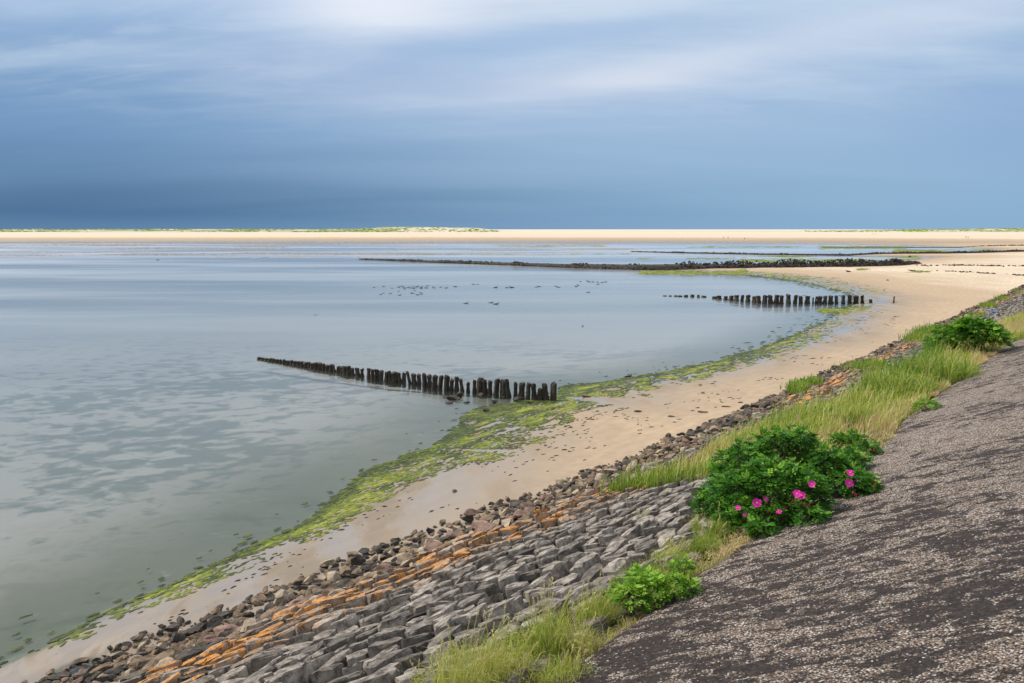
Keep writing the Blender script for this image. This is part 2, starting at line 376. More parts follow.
q = np.stack([id_[:-1, :-1].ravel(), id_[1:, :-1].ravel(), id_[1:, 1:].ravel(), id_[:-1, 1:].ravel()], 1)
link('asphalt_slope', mesh_np('asphalt_slope', Va, q, None, True), M['asphalt'], kind='structure')

# ------------------------------------------------------------------ basalt blocks of the revetment
CU, CV = .43, .205
def clip(pl, a, b, c):               # keep a*x+b*y<=c
    out = []
    for i in range(len(pl)):
        p, q_ = pl[i], pl[(i+1) % len(pl)]; dp = a*p[0]+b*p[1]-c; dq = a*q_[0]+b*q_[1]-c
        if dp <= 0: out.append(p)
        if (dp < 0 < dq) or (dq < 0 < dp):
            s_ = dp/(dp-dq); out.append((p[0]+(q_[0]-p[0])*s_, p[1]+(q_[1]-p[1])*s_))
    return out
U0, U1, V0, V1 = 1.0, 118.0, 3.95, 10.0
ni, nj = int((U1-U0)/CU), int((V1-V0)/CV)
jit = rng.uniform(-.25, .25, (ni+4, nj+4, 2))
def seed(i, j): return (i+(.5 if j % 2 else 0)+jit[i % (ni+4), j % (nj+4), 0], j+jit[i % (ni+4), j % (nj+4), 1])
def lich_v(u): return np.interp(u, [0, 7, 10, 13, 20, 30, 60, 118], [8.9, 8.9, 8.4, 7.9, 7.5, 8.5, 9.0, 9.0])
def cell_block(i, j, coarse):
    cx, cy = seed(i, j); pl = [(cx-1.5, cy-1.5), (cx+1.5, cy-1.5), (cx+1.5, cy+1.5), (cx-1.5, cy+1.5)]
    for di in range(-2, 3):
        for dj in range(-2, 3):
            if di == dj == 0: continue
            sx, sy = seed(i+di, j+dj); a, b = sx-cx, sy-cy
            if abs(a) > 2 or abs(b) > 2: continue
            pl = clip(pl, a, b, (sx*sx+sy*sy-cx*cx-cy*cy)/2)
            if len(pl) < 3: return None
    pts = np.array(pl)*[CU, CV]+[U0, V0]
    c = pts.mean(0); dv = pts-c; L = np.linalg.norm(dv, axis=1, keepdims=True)
    pts = c+dv*np.clip((L-.024)/L, .5, 1)
    if not coarse:                     # knock the corners off
        nx = np.roll(pts, -1, 0); a_ = rng.uniform(.04, .20, (len(pts), 1))
        pts = np.stack([pts*(1-a_)+nx*a_, pts*a_+nx*(1-a_)], 1).reshape(-1, 2)
    return c, pts
def block_mesh(c, pts, coarse):
    u, v = c; n = len(pts)
    lz = lich_v(u); big = rng.random() < .12
    hgt = .02+rng.normal(0, .032)+(.03 if big else 0); tu = rng.normal(-.06, .10); tv = rng.normal(-.11, .13)
    rings = [(1.04, -.26), (1.0, -.030), (.93, -.006), (.5, .002)] if not coarse else [(1.0, -.2), (.97, -.02), (.6, .0)]
    VV = []; 
    for (s_, dz) in rings:
        d = (pts-c)*s_
        d = d+rng.normal(0, .009, d.shape)
        z = hgt+dz+(0 if dz < -.1 else 1)*(tu*d[:, 0]+tv*d[:, 1])+rng.normal(0, .006, n)
        for (du, dv_), zz in zip(d, z):
            VV.append(EU*(u+du)+EV*v+SDN*dv_*1.05+np.array([0, 0, zs(v)])+NRM*zz)
    VV.append(EU*u+EV*v+np.array([0, 0, zs(v)])+NRM*(hgt+.008)); m_ = len(rings)
    Fc = []
    for r in range(m_-1):
        for k_ in range(n):
            a, b = r*n+k_, r*n+(k_+1) % n
            Fc.append((a, b, b+n, a+n))
    for k_ in range(n): Fc.append(((m_-1)*n+k_, (m_-1)*n+(k_+1) % n, m_*n))
    q_ = abs(v-lz); w = .84 if lz-.3 < v < lz+.6 else max(0, .84-(min(abs(v-lz+.3), abs(v-lz-.6)))*.42)
    w = w*rng.choice([1.1, 1, .9, .7])*np.interp(u, [13, 15, 20, 23], [1, .45, .5, 1])
    return np.array(VV), Fc, w
blocks = []
for i in range(ni):
    for j in range(nj):
        cx, cy = seed(i, j); u = U0+cx*CU; v = V0+cy*CV
        if v > lich_v(u)+.75+.25*math.sin(u*2.1): continue
        if 14 < u < 40 and v < 8.3 and inpoly([u], [v], grass_uv)[0] and rng.random() < .97: continue
        if u > 14 and v < 5.2: continue
        if v < 4.6 and u < 12 and rng.random() < .45: continue
        if u > 32 and v < 4.6: continue
        r = cell_block(i, j, u > 30)
        if r is not None: blocks.append((u, v, r))
cam_d = lambda u, v: np.linalg.norm(P3(u, v)-np.array([0, 0, H]))
def inview(p, mx=20, my=20):
    fx = p[0]; d = p-np.array([0, 0, H]); fwd = d[1]*math.cos(PITCH)-d[2]*math.sin(PITCH); up = d[1]*math.sin(PITCH)+d[2]*math.cos(PITCH)
    if fwd <= 0: return False
    x = 512+F*fx/fwd; y = 341.5-F*up/fwd
    return -mx < x < 1024+mx and -my < y < 683+my
blocks.sort(key=lambda b: cam_d(b[0], b[1])+(0 if inview(P3(b[0], b[1]), 2, 2) else 1000))
rest = MB(); nthing = 0
for n_, (u, v, r) in enumerate(blocks):
    Vb, Fb, w = block_mesh(r[0], r[1], u > 30)
    tone = min(1, abs(rng.normal(0, .38)))
    if nthing < 295 and inview(P3(u, v), 2, 2):
        nthing += 1
        o0 = Vb.mean(0); me = mesh_np('basalt_block', Vb-o0, Fb, dict(lichen=np.full(len(Vb), w), tone=np.full(len(Vb), tone)))
        if w > .66: lb, gp = 'squared basalt block crusted with orange lichen in the lower rows of the stone revetment', 'lichen-crusted basalt blocks'
        elif w > .42: lb, gp = 'grey basalt block with scattered orange lichen spots beside the crusted rows', 'lichen-spotted basalt blocks'
        elif v < 5.3: lb, gp = 'bare grey basalt block at the upper edge of the revetment, among grass stalks', 'basalt blocks by the grass verge'
        elif tone > .4: lb, gp = 'nearly black basalt block set among paler bare blocks in mid revetment', 'blackish basalt blocks'
        else: lb, gp = 'bare mid-grey basalt block packed in the middle rows between lichen and grass', 'bare grey basalt blocks'
        link('basalt_block', me, M['basalt'], None, o0, lb, 'stone block', gp)
    else:
        rest.add(Vb, Fb, lichen=w, tone=tone)
link('basalt_revetment', rest.mesh('basalt_revetment'), M['basalt'], None, None, 'receding expanse of packed grey basalt blocks running along the dike into the distance', 'stone revetment', None, 'stuff')

# ------------------------------------------------------------------ rocks
def ico(sub):
    import bmesh
    bm = bmesh.new(); bmesh.ops.create_icosphere(bm, subdivisions=sub, radius=1)
    V_ = np.array([v_.co[:] for v_ in bm.verts]); F_ = [tuple(v_.index for v_ in f_.verts) for f_ in bm.faces]; bm.free(); return V_, F_
ICO2 = ico(2); ICO3 = ico(3); ICO1 = ico(1)
def rock(sub, planes=16, flat=.50):
    V_, F_ = {1: ICO1, 2: ICO2, 3: ICO3}[sub]; V_ = V_.copy()
    for _ in range(planes):
        nn = rng.normal(size=3); nn /= np.linalg.norm(nn); c = rng.uniform(.32, .72)
        d = V_@nn; V_ = V_-np.outer(np.maximum(d-c, 0), nn)
    V_ = V_+rng.normal(0, .018, V_.shape)
    V_ *= [1.0, rng.uniform(.6, .9), flat*rng.uniform(.7, 1.2)]
    return V_, F_
def rotm(rx, ry, rz):
    cx, sx, cy, sy, cz, sz = math.cos(rx), math.sin(rx), math.cos(ry), math.sin(ry), math.cos(rz), math.sin(rz)
    return np.array([[cz, -sz, 0], [sz, cz, 0], [0, 0, 1]])@np.array([[cy, 0, sy], [0, 1, 0], [-sy, 0, cy]])@np.array([[1, 0, 0], [0, cx, -sx], [0, sx, cx]])
variants = {}
for key in ('brown', 'dark', 'tan', 'red'):
    variants[key] = []
    for _ in range(5):
        V_, F_ = rock(3); me = mesh_np('boulder', V_, F_, dict(tone=np.zeros(len(V_)))); me.materials.append(M[key]); variants[key].append((me, V_, F_))
spots = []
def rub_lo(u): return lich_v(u)+.60
for n_ in range(16000):
    u = 1.0+(rng.random()**2.1)*117; 
    lo = rub_lo(u); hi = np.interp(u, [0, 8, 14, 20, 40, 118], [13.1, 12.9, 12.3, 11.7, 11.8, 12.1])
    e = rng.random(); v = lo+(hi-lo)*e
    if u > 22 and rng.random() < .35: continue
    v += .35*(vnoise(u*.5, 7.0)-.5)
    spots.append((u, float(v), e))
def zgr(u, v):
    p = EU*u+EV*v; return max(zs(v)-.14-.30*min(max((v-9.8)/1.6, 0), 1), float(glook(p[0], p[1])))
spots.sort(key=lambda s_: cam_d(s_[0], s_[1])+(0 if inview(P3(s_[0], s_[1]), 2, 2) else 1000))
placed = []; nth = 0; rubm = {k_: MB() for k_ in variants}
gridc = {}
for (u, v, e) in spots:
    size = float(np.clip(rng.lognormal(-1.62, .45), .08, .40))*(1-.25*(e > .85))*float(np.interp(u, [11, 15], [1, .78]))
    if v > 12.3: size *= .8
    key_ = (int(u/.35), int(v/.35)); near = False
    for a in (-1, 0, 1):
        for b in (-1, 0, 1):
            for (uu, vv, ss) in gridc.get((key_[0]+a, key_[1]+b), ()):
                if (uu-u)**2+(vv-v)**2 < (.36*(ss+size))**2: near = True
    if near: continue
    gridc.setdefault(key_, []).append((u, v, size))
    kind = rng.choice(['brown', 'dark', 'tan', 'red'], p=[.50, .19, .18, .13] if e < .65 else [.42, .44, .06, .08])
    if u > 20: kind = rng.choice(['brown', 'dark', 'tan'], p=[.42, .53, .05])
    rot = (rng.normal(-.12, .28), rng.normal(0, .22), rng.normal(AZ*-1+math.pi/2, .55))
    zz = zgr(u, v)+size*rng.uniform(.10, .34)
    p = EU*u+EV*v; loc = np.array([p[0], p[1], zz]); me, V_, F_ = variants[kind][rng.integers(5)]
    if nth < 290 and inview(loc, 2, 2):
        nth += 1
        big = size > .24
        lab = {('brown', 1): 'large brown angular boulder in the rubble between lichened blocks and sand', ('brown', 0): 'small brown boulder wedged in the rubble strip along the sand',
               ('dark', 1): 'large blackish boulder in the rubble strip along the sand', ('dark', 0): 'small blackish weedy stone in the rubble at the foot of the dike',
               ('tan', 1): 'large pale tan boulder standing out in the brown rubble strip', ('tan', 0): 'small pale tan stone among darker rubble boulders',
               ('red', 1): 'large reddish-brown boulder in the rubble strip along the sand', ('red', 0): 'small reddish-brown stone in the rubble strip along the sand'}[(str(kind), int(big))]
        gp = ('large ' if big else 'small ')+{'brown': 'brown', 'dark': 'blackish', 'tan': 'tan', 'red': 'reddish'}[str(kind)]+' rubble boulders'
        o = link('boulder', me, None, None, loc, lab, 'boulder', gp); o.rotation_euler = rot; o.scale = (size, size, size)
    else:
        W_ = (V_ if u < 22 else None)
        if W_ is None: W_, F_ = rock(2 if u < 50 else 1, 6)
        rubm[str(kind)].add((W_*size)@rotm(*rot).T+loc, F_, tone=0.0)
# the rubble beyond the counted boulders: one mass
tot = MB(); me = None
allm = []; V_all = []; F_all = []; mi = []; off = 0
for ki, k_ in enumerate(rubm):
    b = rubm[k_]
    if b.n == 0: continue
    Vc = np.concatenate(b.V); V_all.append(Vc); F_all += [tuple(x+off for x in f_) for f_ in b.F]; mi += [ki]*len(b.F); off += len(Vc)
me = mesh_np('rubble', np.concatenate(V_all), F_all, dict(tone=np.zeros(off)))
for k_ in rubm: me.materials.append(M[k_])
me.polygons.foreach_set('material_index', mi)
link('rubble', me, None, None, None, 'dark line of rubble stones along the foot of the dike farther off', 'rubble', None, 'stuff')

# stones lying on the beach, one by one: (x, y, width px, kind, label)
beach_rocks = [
 (445, 398.5, 9, 'dark', 'round black rock at the left end of the weedy heap under the near posts'),
 (459, 397.5, 12, 'dark', 'black rock behind the weedy heap, touching the near posts'),
 (449, 404.5, 9, 'dark', 'black rock in the water just in front of the weedy heap'),
 (453, 400, 17, 'dark', 'weedy black rock heap at the water edge under the near post row'),
 (467, 403.5, 8, 'dark', 'small black rock just right of the weedy heap at the near posts'),
 (481, 396, 10, 'dark', 'low black rock hard against the bases of the near posts'),
 (494, 403, 11, 'dark', 'rounded black rock on green weed below the near posts'),
 (519, 401, 16, 'dark', 'flat long black rock at the feet of the landward near posts'),
 (531, 403, 8, 'dark', 'little black rock beside the flat long one at the near posts'),
 (486, 411, 9, 'dark', 'small dark rock alone on weed at the bay corner below the posts'),
 (586, 397, 11, 'brown', 'brown rock on green weed right of the last near post'),
 (598, 412, 8, 'dark', 'small dark rock on wet sand right of the weed tongue'),
 (560, 415, 9, 'brown', 'small brown rock half sunk in weed below the last near post'),
 (638, 412, 9, 'dark', 'small dark rock between weed strip and bare beach'),
 (672, 417, 9, 'dark', 'flat dark slab alone on the bare sand near the rubble'),
 (651, 427.5, 9, 'brown', 'brown pebble-like rock on bare sand just off the rubble'),
 (674, 423, 6, 'dark', 'tiny dark rock just below the flat slab on bare sand'),
 (697, 408, 6, 'dark', 'small dark stone in the scatter on sand above the rubble'),
 (693, 411, 6, 'dark', 'dark stone at the left end of the scatter above the rubble'),
 (703, 413, 13, 'brown', 'longest brown stone in the scatter on sand above the rubble'),
 (726, 407, 9, 'brown', 'brown stone right of the scatter, nearest to the rubble'),
 (740, 403, 7, 'dark', 'dark stone on sand touching the rubble edge by the grass'),
 (564, 450, 7, 'dark', 'small dark stone in the open sand above the rubble bend'),
 (523, 443, 6, 'brown', 'tiny brown stone on the sand between weed and rubble'),
 (546, 446, 7, 'brown', 'small flat brown stone in mid beach below the near posts'),
 (454, 492, 7, 'dark', 'small dark stone on sand at the weed edge, left side'),
 (413, 534, 5, 'dark', 'dark pebble on sand just off the left rubble'),
 (612, 470, 10, 'dark', 'dark stone at the tip of the rubble where the grass begins'),
 (888, 280.5, 4, 'dark', 'dark rock alone on sand between far groyne and post row'),
 (848, 271.5, 6, 'dark', 'dark boulder on sand just in front of the stone groyne'),
 (893, 259, 3, 'dark', 'small far rock on the sand beyond the stone groyne'),
 (910, 256.5, 3, 'dark', 'tiny far rock on the sand near the second far groyne'),
 (895, 317, 4, 'dark', 'small dark stone on the right beach below the lone stake'),
]
for (x, y, w, kd, lab) in beach_rocks:
    p = hit(x, y, .12 if y > 320 else .1); z = max(float(glook(p[0], p[1])), -.05)
    p = hit(x, y, z); sz = w/2*np.hypot(p[0], p[1])/F
    V_, F_ = rock(3, 9, .62 if w > 8 and x < 540 else .42); me = mesh_np('beach_rock', V_*sz, F_, dict(tone=np.zeros(len(V_))))
    o = link('beach_rock', me, M[kd], None, (p[0], p[1], z+sz*(.32 if x < 540 else .10)), lab, 'rock'); o.rotation_euler = (0, 0, rng.uniform(-.4, .4))

# ------------------------------------------------------------------ wooden post rows
ordn = ['', 'first', 'second', 'third', 'fourth', 'fifth', 'sixth', 'seventh', 'eighth', 'ninth', 'tenth', 'eleventh', 'twelfth', 'thirteenth', 'fourteenth', 'fifteenth', 'sixteenth', 'seventeenth', 'eighteenth', 'nineteenth', 'twentieth']
tens = {20: 'twenty', 30: 'thirty', 40: 'forty', 50: 'fifty', 60: 'sixty'}; tens0 = {30: 'thirtieth', 40: 'fortieth', 50: 'fiftieth', 60: 'sixtieth'}
def ordinal(n):
    if n <= 20: return ordn[n]
    if n % 10 == 0: return tens0[n]
    return tens[n//10*10]+'-'+ordn[n % 10]
def post_mesh(h, r, seed_):
    g = np.random.default_rng(seed_); n = 12; zz = np.linspace(-.5, 1, 11); Vp = []; a0 = g.uniform(0, 6.28)
    lean = g.normal(0, .05, 2); waist = g.uniform(.05, .36); ang_ = np.linspace(0, 2*math.pi, n, endpoint=False)
    rv = 1+g.normal(0, .16, n); cut = g.uniform(0, .20)
    for z in zz:
        f_ = 1-waist*math.exp(-((z-.55)/.3)**2)+.12*max(0, -z+.2)
        if z > .95: f_ *= .72
        rr = r*f_*rv*(1+g.normal(0, .05, n))
        for a, q_ in zip(ang_, rr):
            zt = z*h if z < .8 else z*h-cut*h*.5*(1+math.cos(a-a0))*(z-.8)*5*.6+g.normal(0, .012)
            Vp.append((math.cos(a)*q_+lean[0]*max(z, 0)*h*1.5, math.sin(a)*q_+lean[1]*max(z, 0)*h*1.5, zt))
    Vp.append((lean[0]*h, lean[1]*h, h*(1-.3*cut)))
    Fc = [(k*n+i, k*n+(i+1) % n, (k+1)*n+(i+1) % n, (k+1)*n+i) for k in range(10) for i in range(n)]
    Fc += [(10*n+i, 10*n+(i+1) % n, 11*n) for i in range(n)]
    return mesh_np('timber_post', np.array(Vp), Fc, None, False)
def zt(p): return float(glook(p[0], p[1]))
a1 = [972, 950, 928, 910, 890, 868, 848, 830, 810, 787, 768, 752, 735, 717, 697, 680, 662, 645, 628, 608, 590, 575, 560, 541, 525, 511, 492, 480, 465, 450, 437, 418, 405, 392, 380, 358, 345, 330, 317]
xs1 = [250+a*.3125 for a in a1]
bx, by = [259, 297, 328, 362, 387, 419, 446, 474, 521, 554], [359.4, 365.6, 371, 376.6, 380.6, 384.5, 389.5, 392.5, 398.5, 401.5]
htx = [2.2, 4.6, 7.2, 9, 10.5, 12.3, 14.2, 15, 18.5, 19]
x = xs1[-1]
while x > 262: x -= 3.6-(xs1[-1]-x)*.012; xs1.append(x)
for i, x in enumerate(xs1):
    y = float(np.interp(x, bx, by)); p = hit(x, y, .0); D = np.hypot(p[0], p[1])
    hp = float(np.interp(x, bx, htx))*rng.uniform(.86, 1.08)
    if i in (2, 14, 17): hp *= .78
    h_ = hp*D/F; r_ = rng.uniform(.085, .15)
    z = max(zt(p), -.25)
    me = post_mesh(h_, r_, 100+i)
    lab = f'{ordinal(i+1)} weathered timber post from the landward end of the near groyne row'
    if i == len(xs1)-1: lab = 'seaward-most stub of the near post row, barely above the water'
    link('timber_post', me, M['post'], None, (p[0], p[1], 0), lab, 'wooden post', 'timber posts of the near groyne row')
a2 = [(66, 3), (90, 4), (112, 5), (134, 5), (160, 8), (188, 10), (215, 10), (240, 7), (290, 10), (308, 16), (336, 16), (360, 21), (384, 25), (410, 28), (435, 30), (462, 26), (484, 30), (510, 36), (535, 36),
      (560, 38), (583, 36), (616, 40), (645, 36), (672, 32), (700, 32), (726, 26), (736, 30), (753, 32), (778, 33), (803, 34), (830, 34), (860, 36), (888, 36), (916, 35), (945, 36), (982, 18)]
for i, (a, hh_) in enumerate(reversed(a2)):
    x = 650+a*.2246; y = 280+.2246*float(np.interp(a, [66, 240, 300, 410, 510, 583, 645, 800, 945, 982], [72, 77, 84, 95, 103, 105, 104, 105, 106, 107]))
    p = hit(x, y, 0); D = np.hypot(p[0], p[1]); h_ = hh_*.2246*D/F
    z = max(zt(p), -.1)*.5 if x > 850 else 0
    me = post_mesh(h_, rng.uniform(.17, .27) if (a not in (726, 736)) else .09, 300+i)
    lab = f'{ordinal(i+1)} dark timber post from the landward end of the farther short row'
    link('timber_post', me, M['post'], None, (p[0], p[1], z), lab, 'wooden post', 'timber posts of the farther row')
p = hit(893.6, 303, .1); z = zt(p); p = hit(893.6, 303, z)
link('wooden_stake', post_mesh(.62, .07, 999), M['post'], None, (p[0], p[1], z), 'lone thin stake in bare sand right of the farther post row', 'wooden stake')

# ------------------------------------------------------------------ stone groynes
def groyne(name, base, hpx, width, count, label, cat='stone groyne', rs=.35, seedn=0):
    g = MB(); pts = [hit(*q_) for q_ in base]; L = [0]
    for a, b in zip(pts[:-1], pts[1:]): L.append(L[-1]+np.linalg.norm(b-a))
    P_ = np.array(pts)
    s_ = rng.uniform(0, L[-1], count)
    for q_ in s_:
        x_, y_ = np.interp(q_, L, P_[:, 0]), np.interp(q_, L, P_[:, 1]); hpix = np.interp(q_, L, hpx); D = math.hypot(x_, y_)
        hm = hpix*D/F*(.75+.5*vnoise(q_*.35, 4.0)); off_ = rng.uniform(-1, 1)
        zz = hm*(1-abs(off_)**1.6)*rng.uniform(.3, .85); rr_ = rs*rng.uniform(.5, 1.0)*min(1, .45+hm)
        V_, F_ = rock(1, 5, .8)
        g.add((V_*rr_)@rotm(0, 0, rng.uniform(0, 6)).T+np.array([x_+rng.normal(0, .1), y_+width*(1+off_)*.5, zz-rr_*.15+max(0, zt((x_, y_+width*.5)))]), F_, tone=0.0)
    # core of the mound
    V_ = []; Fc = []; k = 60
    for i in range(k+1):
        q_ = L[-1]*i/k; x_, y_ = np.interp(q_, L, P_[:, 0]), np.interp(q_, L, P_[:, 1]); hm = np.interp(q_, L, hpx)*math.hypot(x_, y_)/F*.72
        for (yy, z_) in ((0, -.4), (width*.2, hm*.7), (width*.5, hm), (width*.8, hm*.7), (width, -.4)): V_.append((x_, y_+yy, z_))
    for i in range(k):
        for j in range(4): a = i*5+j; Fc.append((a, a+5, a+6, a+1))
    if cat != 'stones': g.add(V_, Fc, tone=0.3)
    o = link(name, g.mesh(name), M['mussel'], None, None, label, cat)
    return o
groyne('stone_groyne', [(358, 259.6), (440, 263), (560, 267.5), (640, 270), (690, 270.6), (780, 270.6), (850, 270), (900, 268.6), (922, 266.5)], [.7, 2.6, 4.4, 6.6, 8.2, 8.2, 8.2, 6.5, 2], 4.5, 6000, 'long low mound of black mussel-covered rubble reaching out across the bay', rs=.30)
groyne('stone_groyne', [(632, 251.8), (680, 253.2), (760, 254.8), (840, 255.7), (930, 255.2), (1040, 253.2), (1150, 252)], [.6, 1.4, 1.7, 1.9, 2.1, 1.9, 1.8], 3, 4000, 'thin dark rubble line farther out, behind the longest groyne', rs=.38)
groyne('stone_groyne', [(824, 247.6), (900, 247.6), (960, 247.8), (1040, 246.6), (1120, 246)], [.5, .8, .7, 1.1, 1.0], 2.5, 800, 'most distant faint line of dark stones in green shallows', rs=.42)
def stone_line(base, n, label, w=1.2, rs=.28):
    g = MB(); pts = [hit(*q_, .4) for q_ in base]
    P_ = np.array(pts); L = np.r_[0, np.cumsum(np.linalg.norm(np.diff(P_, axis=0), axis=1))]
    for q_ in rng.uniform(0, L[-1], n):
        if vnoise(q_*.4, 2.0) < .42: continue
        x_, y_ = np.interp(q_, L, P_[:, 0])+rng.normal(0, w*.5), np.interp(q_, L, P_[:, 1])+rng.normal(0, w)
        V_, F_ = rock(1, 5, .6); g.add(V_*rs*rng.uniform(.5, 1.3)+np.array([x_, y_, zt((x_, y_))+.05]), F_, tone=0.0)
    link('stone_line', g.mesh('stone_line'), M['mussel'], None, None, label, 'stones', None, 'stuff')
stone_line([(922, 266.5), (960, 266.2), (1000, 267.2), (1060, 268)], 260, 'scattered small stones continuing the longest groyne over dry sand')
stone_line([(905, 271.5), (950, 272.6), (1000, 275.2), (1040, 278)], 160, 'thin tide line of dark bits on the sand right of the groyne', .8, .2)

# ------------------------------------------------------------------ seaweed: thin ragged mats lying on the wet sand
def tlook(px_, py_):
    return glook(px_, py_)
def mats(name, cx, cy, size, tint, ang0, mat, label, cat, lift=.012, el=2.4):
    n = len(cx); k = 7; a = np.linspace(0, 2*math.pi, k, endpoint=False)[None]+rng.uniform(0, .5, (n, k))
    r = size[:, None]*rng.uniform(.45, 1.15, (n, k)); lx = np.cos(a)*r*el; ly = np.sin(a)*r; an = ang0+rng.normal(0, .25, n)
    X_ = cx[:, None]+lx*np.cos(an)[:, None]-ly*np.sin(an)[:, None]; Y_ = cy[:, None]+lx*np.sin(an)[:, None]+ly*np.cos(an)[:, None]
    hz = tlook(np.r_[X_.ravel(), cx], np.r_[Y_.ravel(), cy]); hz = np.maximum(hz, .002)
    Zr = hz[:n*k].reshape(n, k)+.002+rng.uniform(0, .006, (n, 1)); Zc = hz[n*k:]+lift+rng.uniform(0, .03, n)*np.minimum(1, size*3)
    V_ = np.concatenate([np.stack([X_.ravel(), Y_.ravel(), Zr.ravel()], 1), np.stack([cx, cy, Zc], 1)])
    i0 = np.arange(n)[:, None]*k; j = np.arange(k)[None]
    tri = np.stack([(i0+j).ravel(), (i0+(j+1) % k).ravel(), np.repeat(n*k+np.arange(n), k)], 1)
    tt = np.r_[np.repeat(tint, k)+rng.normal(0, .05, n*k), tint+.08]
    link(name, mesh_np(name, V_, tri, dict(tint=np.clip(tt, 0, 1))), mat, None, None, label, cat, None, 'stuff')
# band described by shoreline points: (px, py, inland width m, seaward width m, density)
band_px = [(-20, 674, .5, .3, .5), (60, 640, .4, .3, .35), (110, 613, .5, .3, .45), (150, 597, .6, .4, .65), (180, 583, .6, .3, .9), (240, 556, .7, .3, 1.1), (300, 528, .85, .35, 1.3), (340, 503, 1.0, .4, 1.4), (368, 478, 1.4, .4, 1.5),
           (410, 460, 2.2, .6, 1.5), (435, 449, 2.6, .6, 1.5), (456, 434, 3.2, .5, 1.4), (472, 420, 3.6, .5, 1.3), (479, 409, 4.0, .5, 1.2), (520, 404, 3.8, .4, 1.2), (557, 397, 3.6, .4, 1.1), (570, 387, 3.0, .4, 1.2), (640, 378, 2.6, .6, 1.3),
           (712, 364, 2.0, .5, 1.3), (760, 350, 1.9, .5, 1.1), (800, 334, 1.8, .5, .9), (826, 322, 1.6, .6, .4), (846, 309, 1.4, .6, .2), (860, 301, 2, 1, .15), (852, 293, 4, 2, .3), (800, 281, 6, 3, .4), (747, 275, 5, 1, .9), (700, 272.5, 4, 1, 1.2), (660, 271.5, 2.5, 1, 1.0)]
C = []; Ti = []; Sz = []
for a, b in zip(band_px[:-1], band_px[1:]):
    p, q_ = hit(a[0], a[1])[:2], hit(b[0], b[1])[:2]; L = np.linalg.norm(q_-p); D = np.linalg.norm((p+q_)/2)
    tdir = (q_-p)/L; nrm = np.array([tdir[1], -tdir[0]])             # inland side
    cell = .026+.0017*D; n_ = int(L*(a[2]+a[3])*.5*(a[4]+b[4])/(cell**2*7)*3.6)
    t_ = rng.random(n_); w_ = rng.random(n_)**1.15
    wi = a[2]*(1-t_)+b[2]*t_; ws = a[3]*(1-t_)+b[3]*t_
    ws = ws*(.15+1.3*fbm((p[0]+t_*(q_[0]-p[0]))*.8, (p[1]+t_*(q_[1]-p[1]))*.8, 4)**1.5); off_ = -ws+(wi+ws)*w_*1.12
    pos_ = p+np.outer(t_, q_-p)+np.outer(off_, nrm)
    # patchiness: long streaks parallel with the shore, thinning inland
    al_ = pos_@EU[:2]; ac_ = pos_@EV[:2]; s1 = fbm(al_*.9, ac_*2.6, 5)
    dn = (a[4]+b[4])/2; keep = s1 > .30+.32*np.clip(w_-.42, 0, 1)+rng.normal(0, .045, n_)+(.12*(1.2-dn) if dn < 1.2 else 0)
    pos_ = pos_[keep]; w_ = w_[keep]; s1 = s1[keep]
    ns = int(L*(4+60/D)); ts = rng.random(ns); os_ = -rng.exponential(.20+.006*D, ns)
    pos_ = np.concatenate([pos_, p+np.outer(ts, q_-p)+np.outer(os_, nrm)]); w_ = np.r_[w_, np.zeros(ns)]; s1 = np.r_[s1, np.full(ns, .36)]
    C.append(pos_); Ti.append(np.clip(.10+1.15*(s1-.35)*1.7*np.clip(w_*4, .5, 1)*np.clip(.6+D/90, 0, 1.2)+rng.normal(0, .16, len(pos_)), 0, 1)); Sz.append(cell*rng.uniform(.35, 1.25, len(pos_))*(1.1-.4*w_))
C = np.concatenate(C); Ti = np.concatenate(Ti); Sz = np.concatenate(Sz)
mats('seaweed', C[:, 0], C[:, 1], Sz, Ti, math.pi/2-AZ, M['weed'], 'bright green seaweed band lying along the near waterline', 'seaweed')
# green weed flats near the far groynes
C = []; Sz = []
for (x0, x1, y0, y1, n_) in [(835, 918, 257.2, 260.4, 2400), (740, 860, 259.0, 262.2, 1300), (895, 990, 250.0, 252.6, 2400), (690, 800, 246.2, 247.6, 260), (820, 905, 246.3, 249.0, 1100), (640, 760, 257.8, 259, 200), (805, 862, 302.5, 305.5, 300),
                             (800, 850, 311, 314.5, 0), (640, 745, 271, 274.5, 1100), (760, 830, 255.8, 257.2, 300), (880, 928, 274.6, 276.2, 260), (846, 868, 306, 312, 60), (858, 872, 272, 275, 120), (400, 640, 253.5, 254.6, 120), (500, 610, 245.6, 246.6, 200), (820, 848, 309, 313, 260)]:
    for _ in range(n_):
        x_ = rng.uniform(x0, x1); y_ = np.clip((y0+y1)/2+rng.normal(0, (y1-y0)*.28), y0-.5, y1+.5)
        q_ = hit(x_, y_)[:2]
        if vnoise(q_[0]*.2, q_[1]*.12) < .34: continue
        C.append(q_); Sz.append(.0022*np.linalg.norm(q_)*rng.uniform(.5, 1.3))
C = np.array(C); mats('seaweed', C[:, 0], C[:, 1], np.array(Sz), np.clip(rng.normal(.62, .2, len(C)), 0, 1), 0.0, M['weed'], 'yellow-green weed flats in the far lagoons around the stone groynes', 'seaweed', .03)
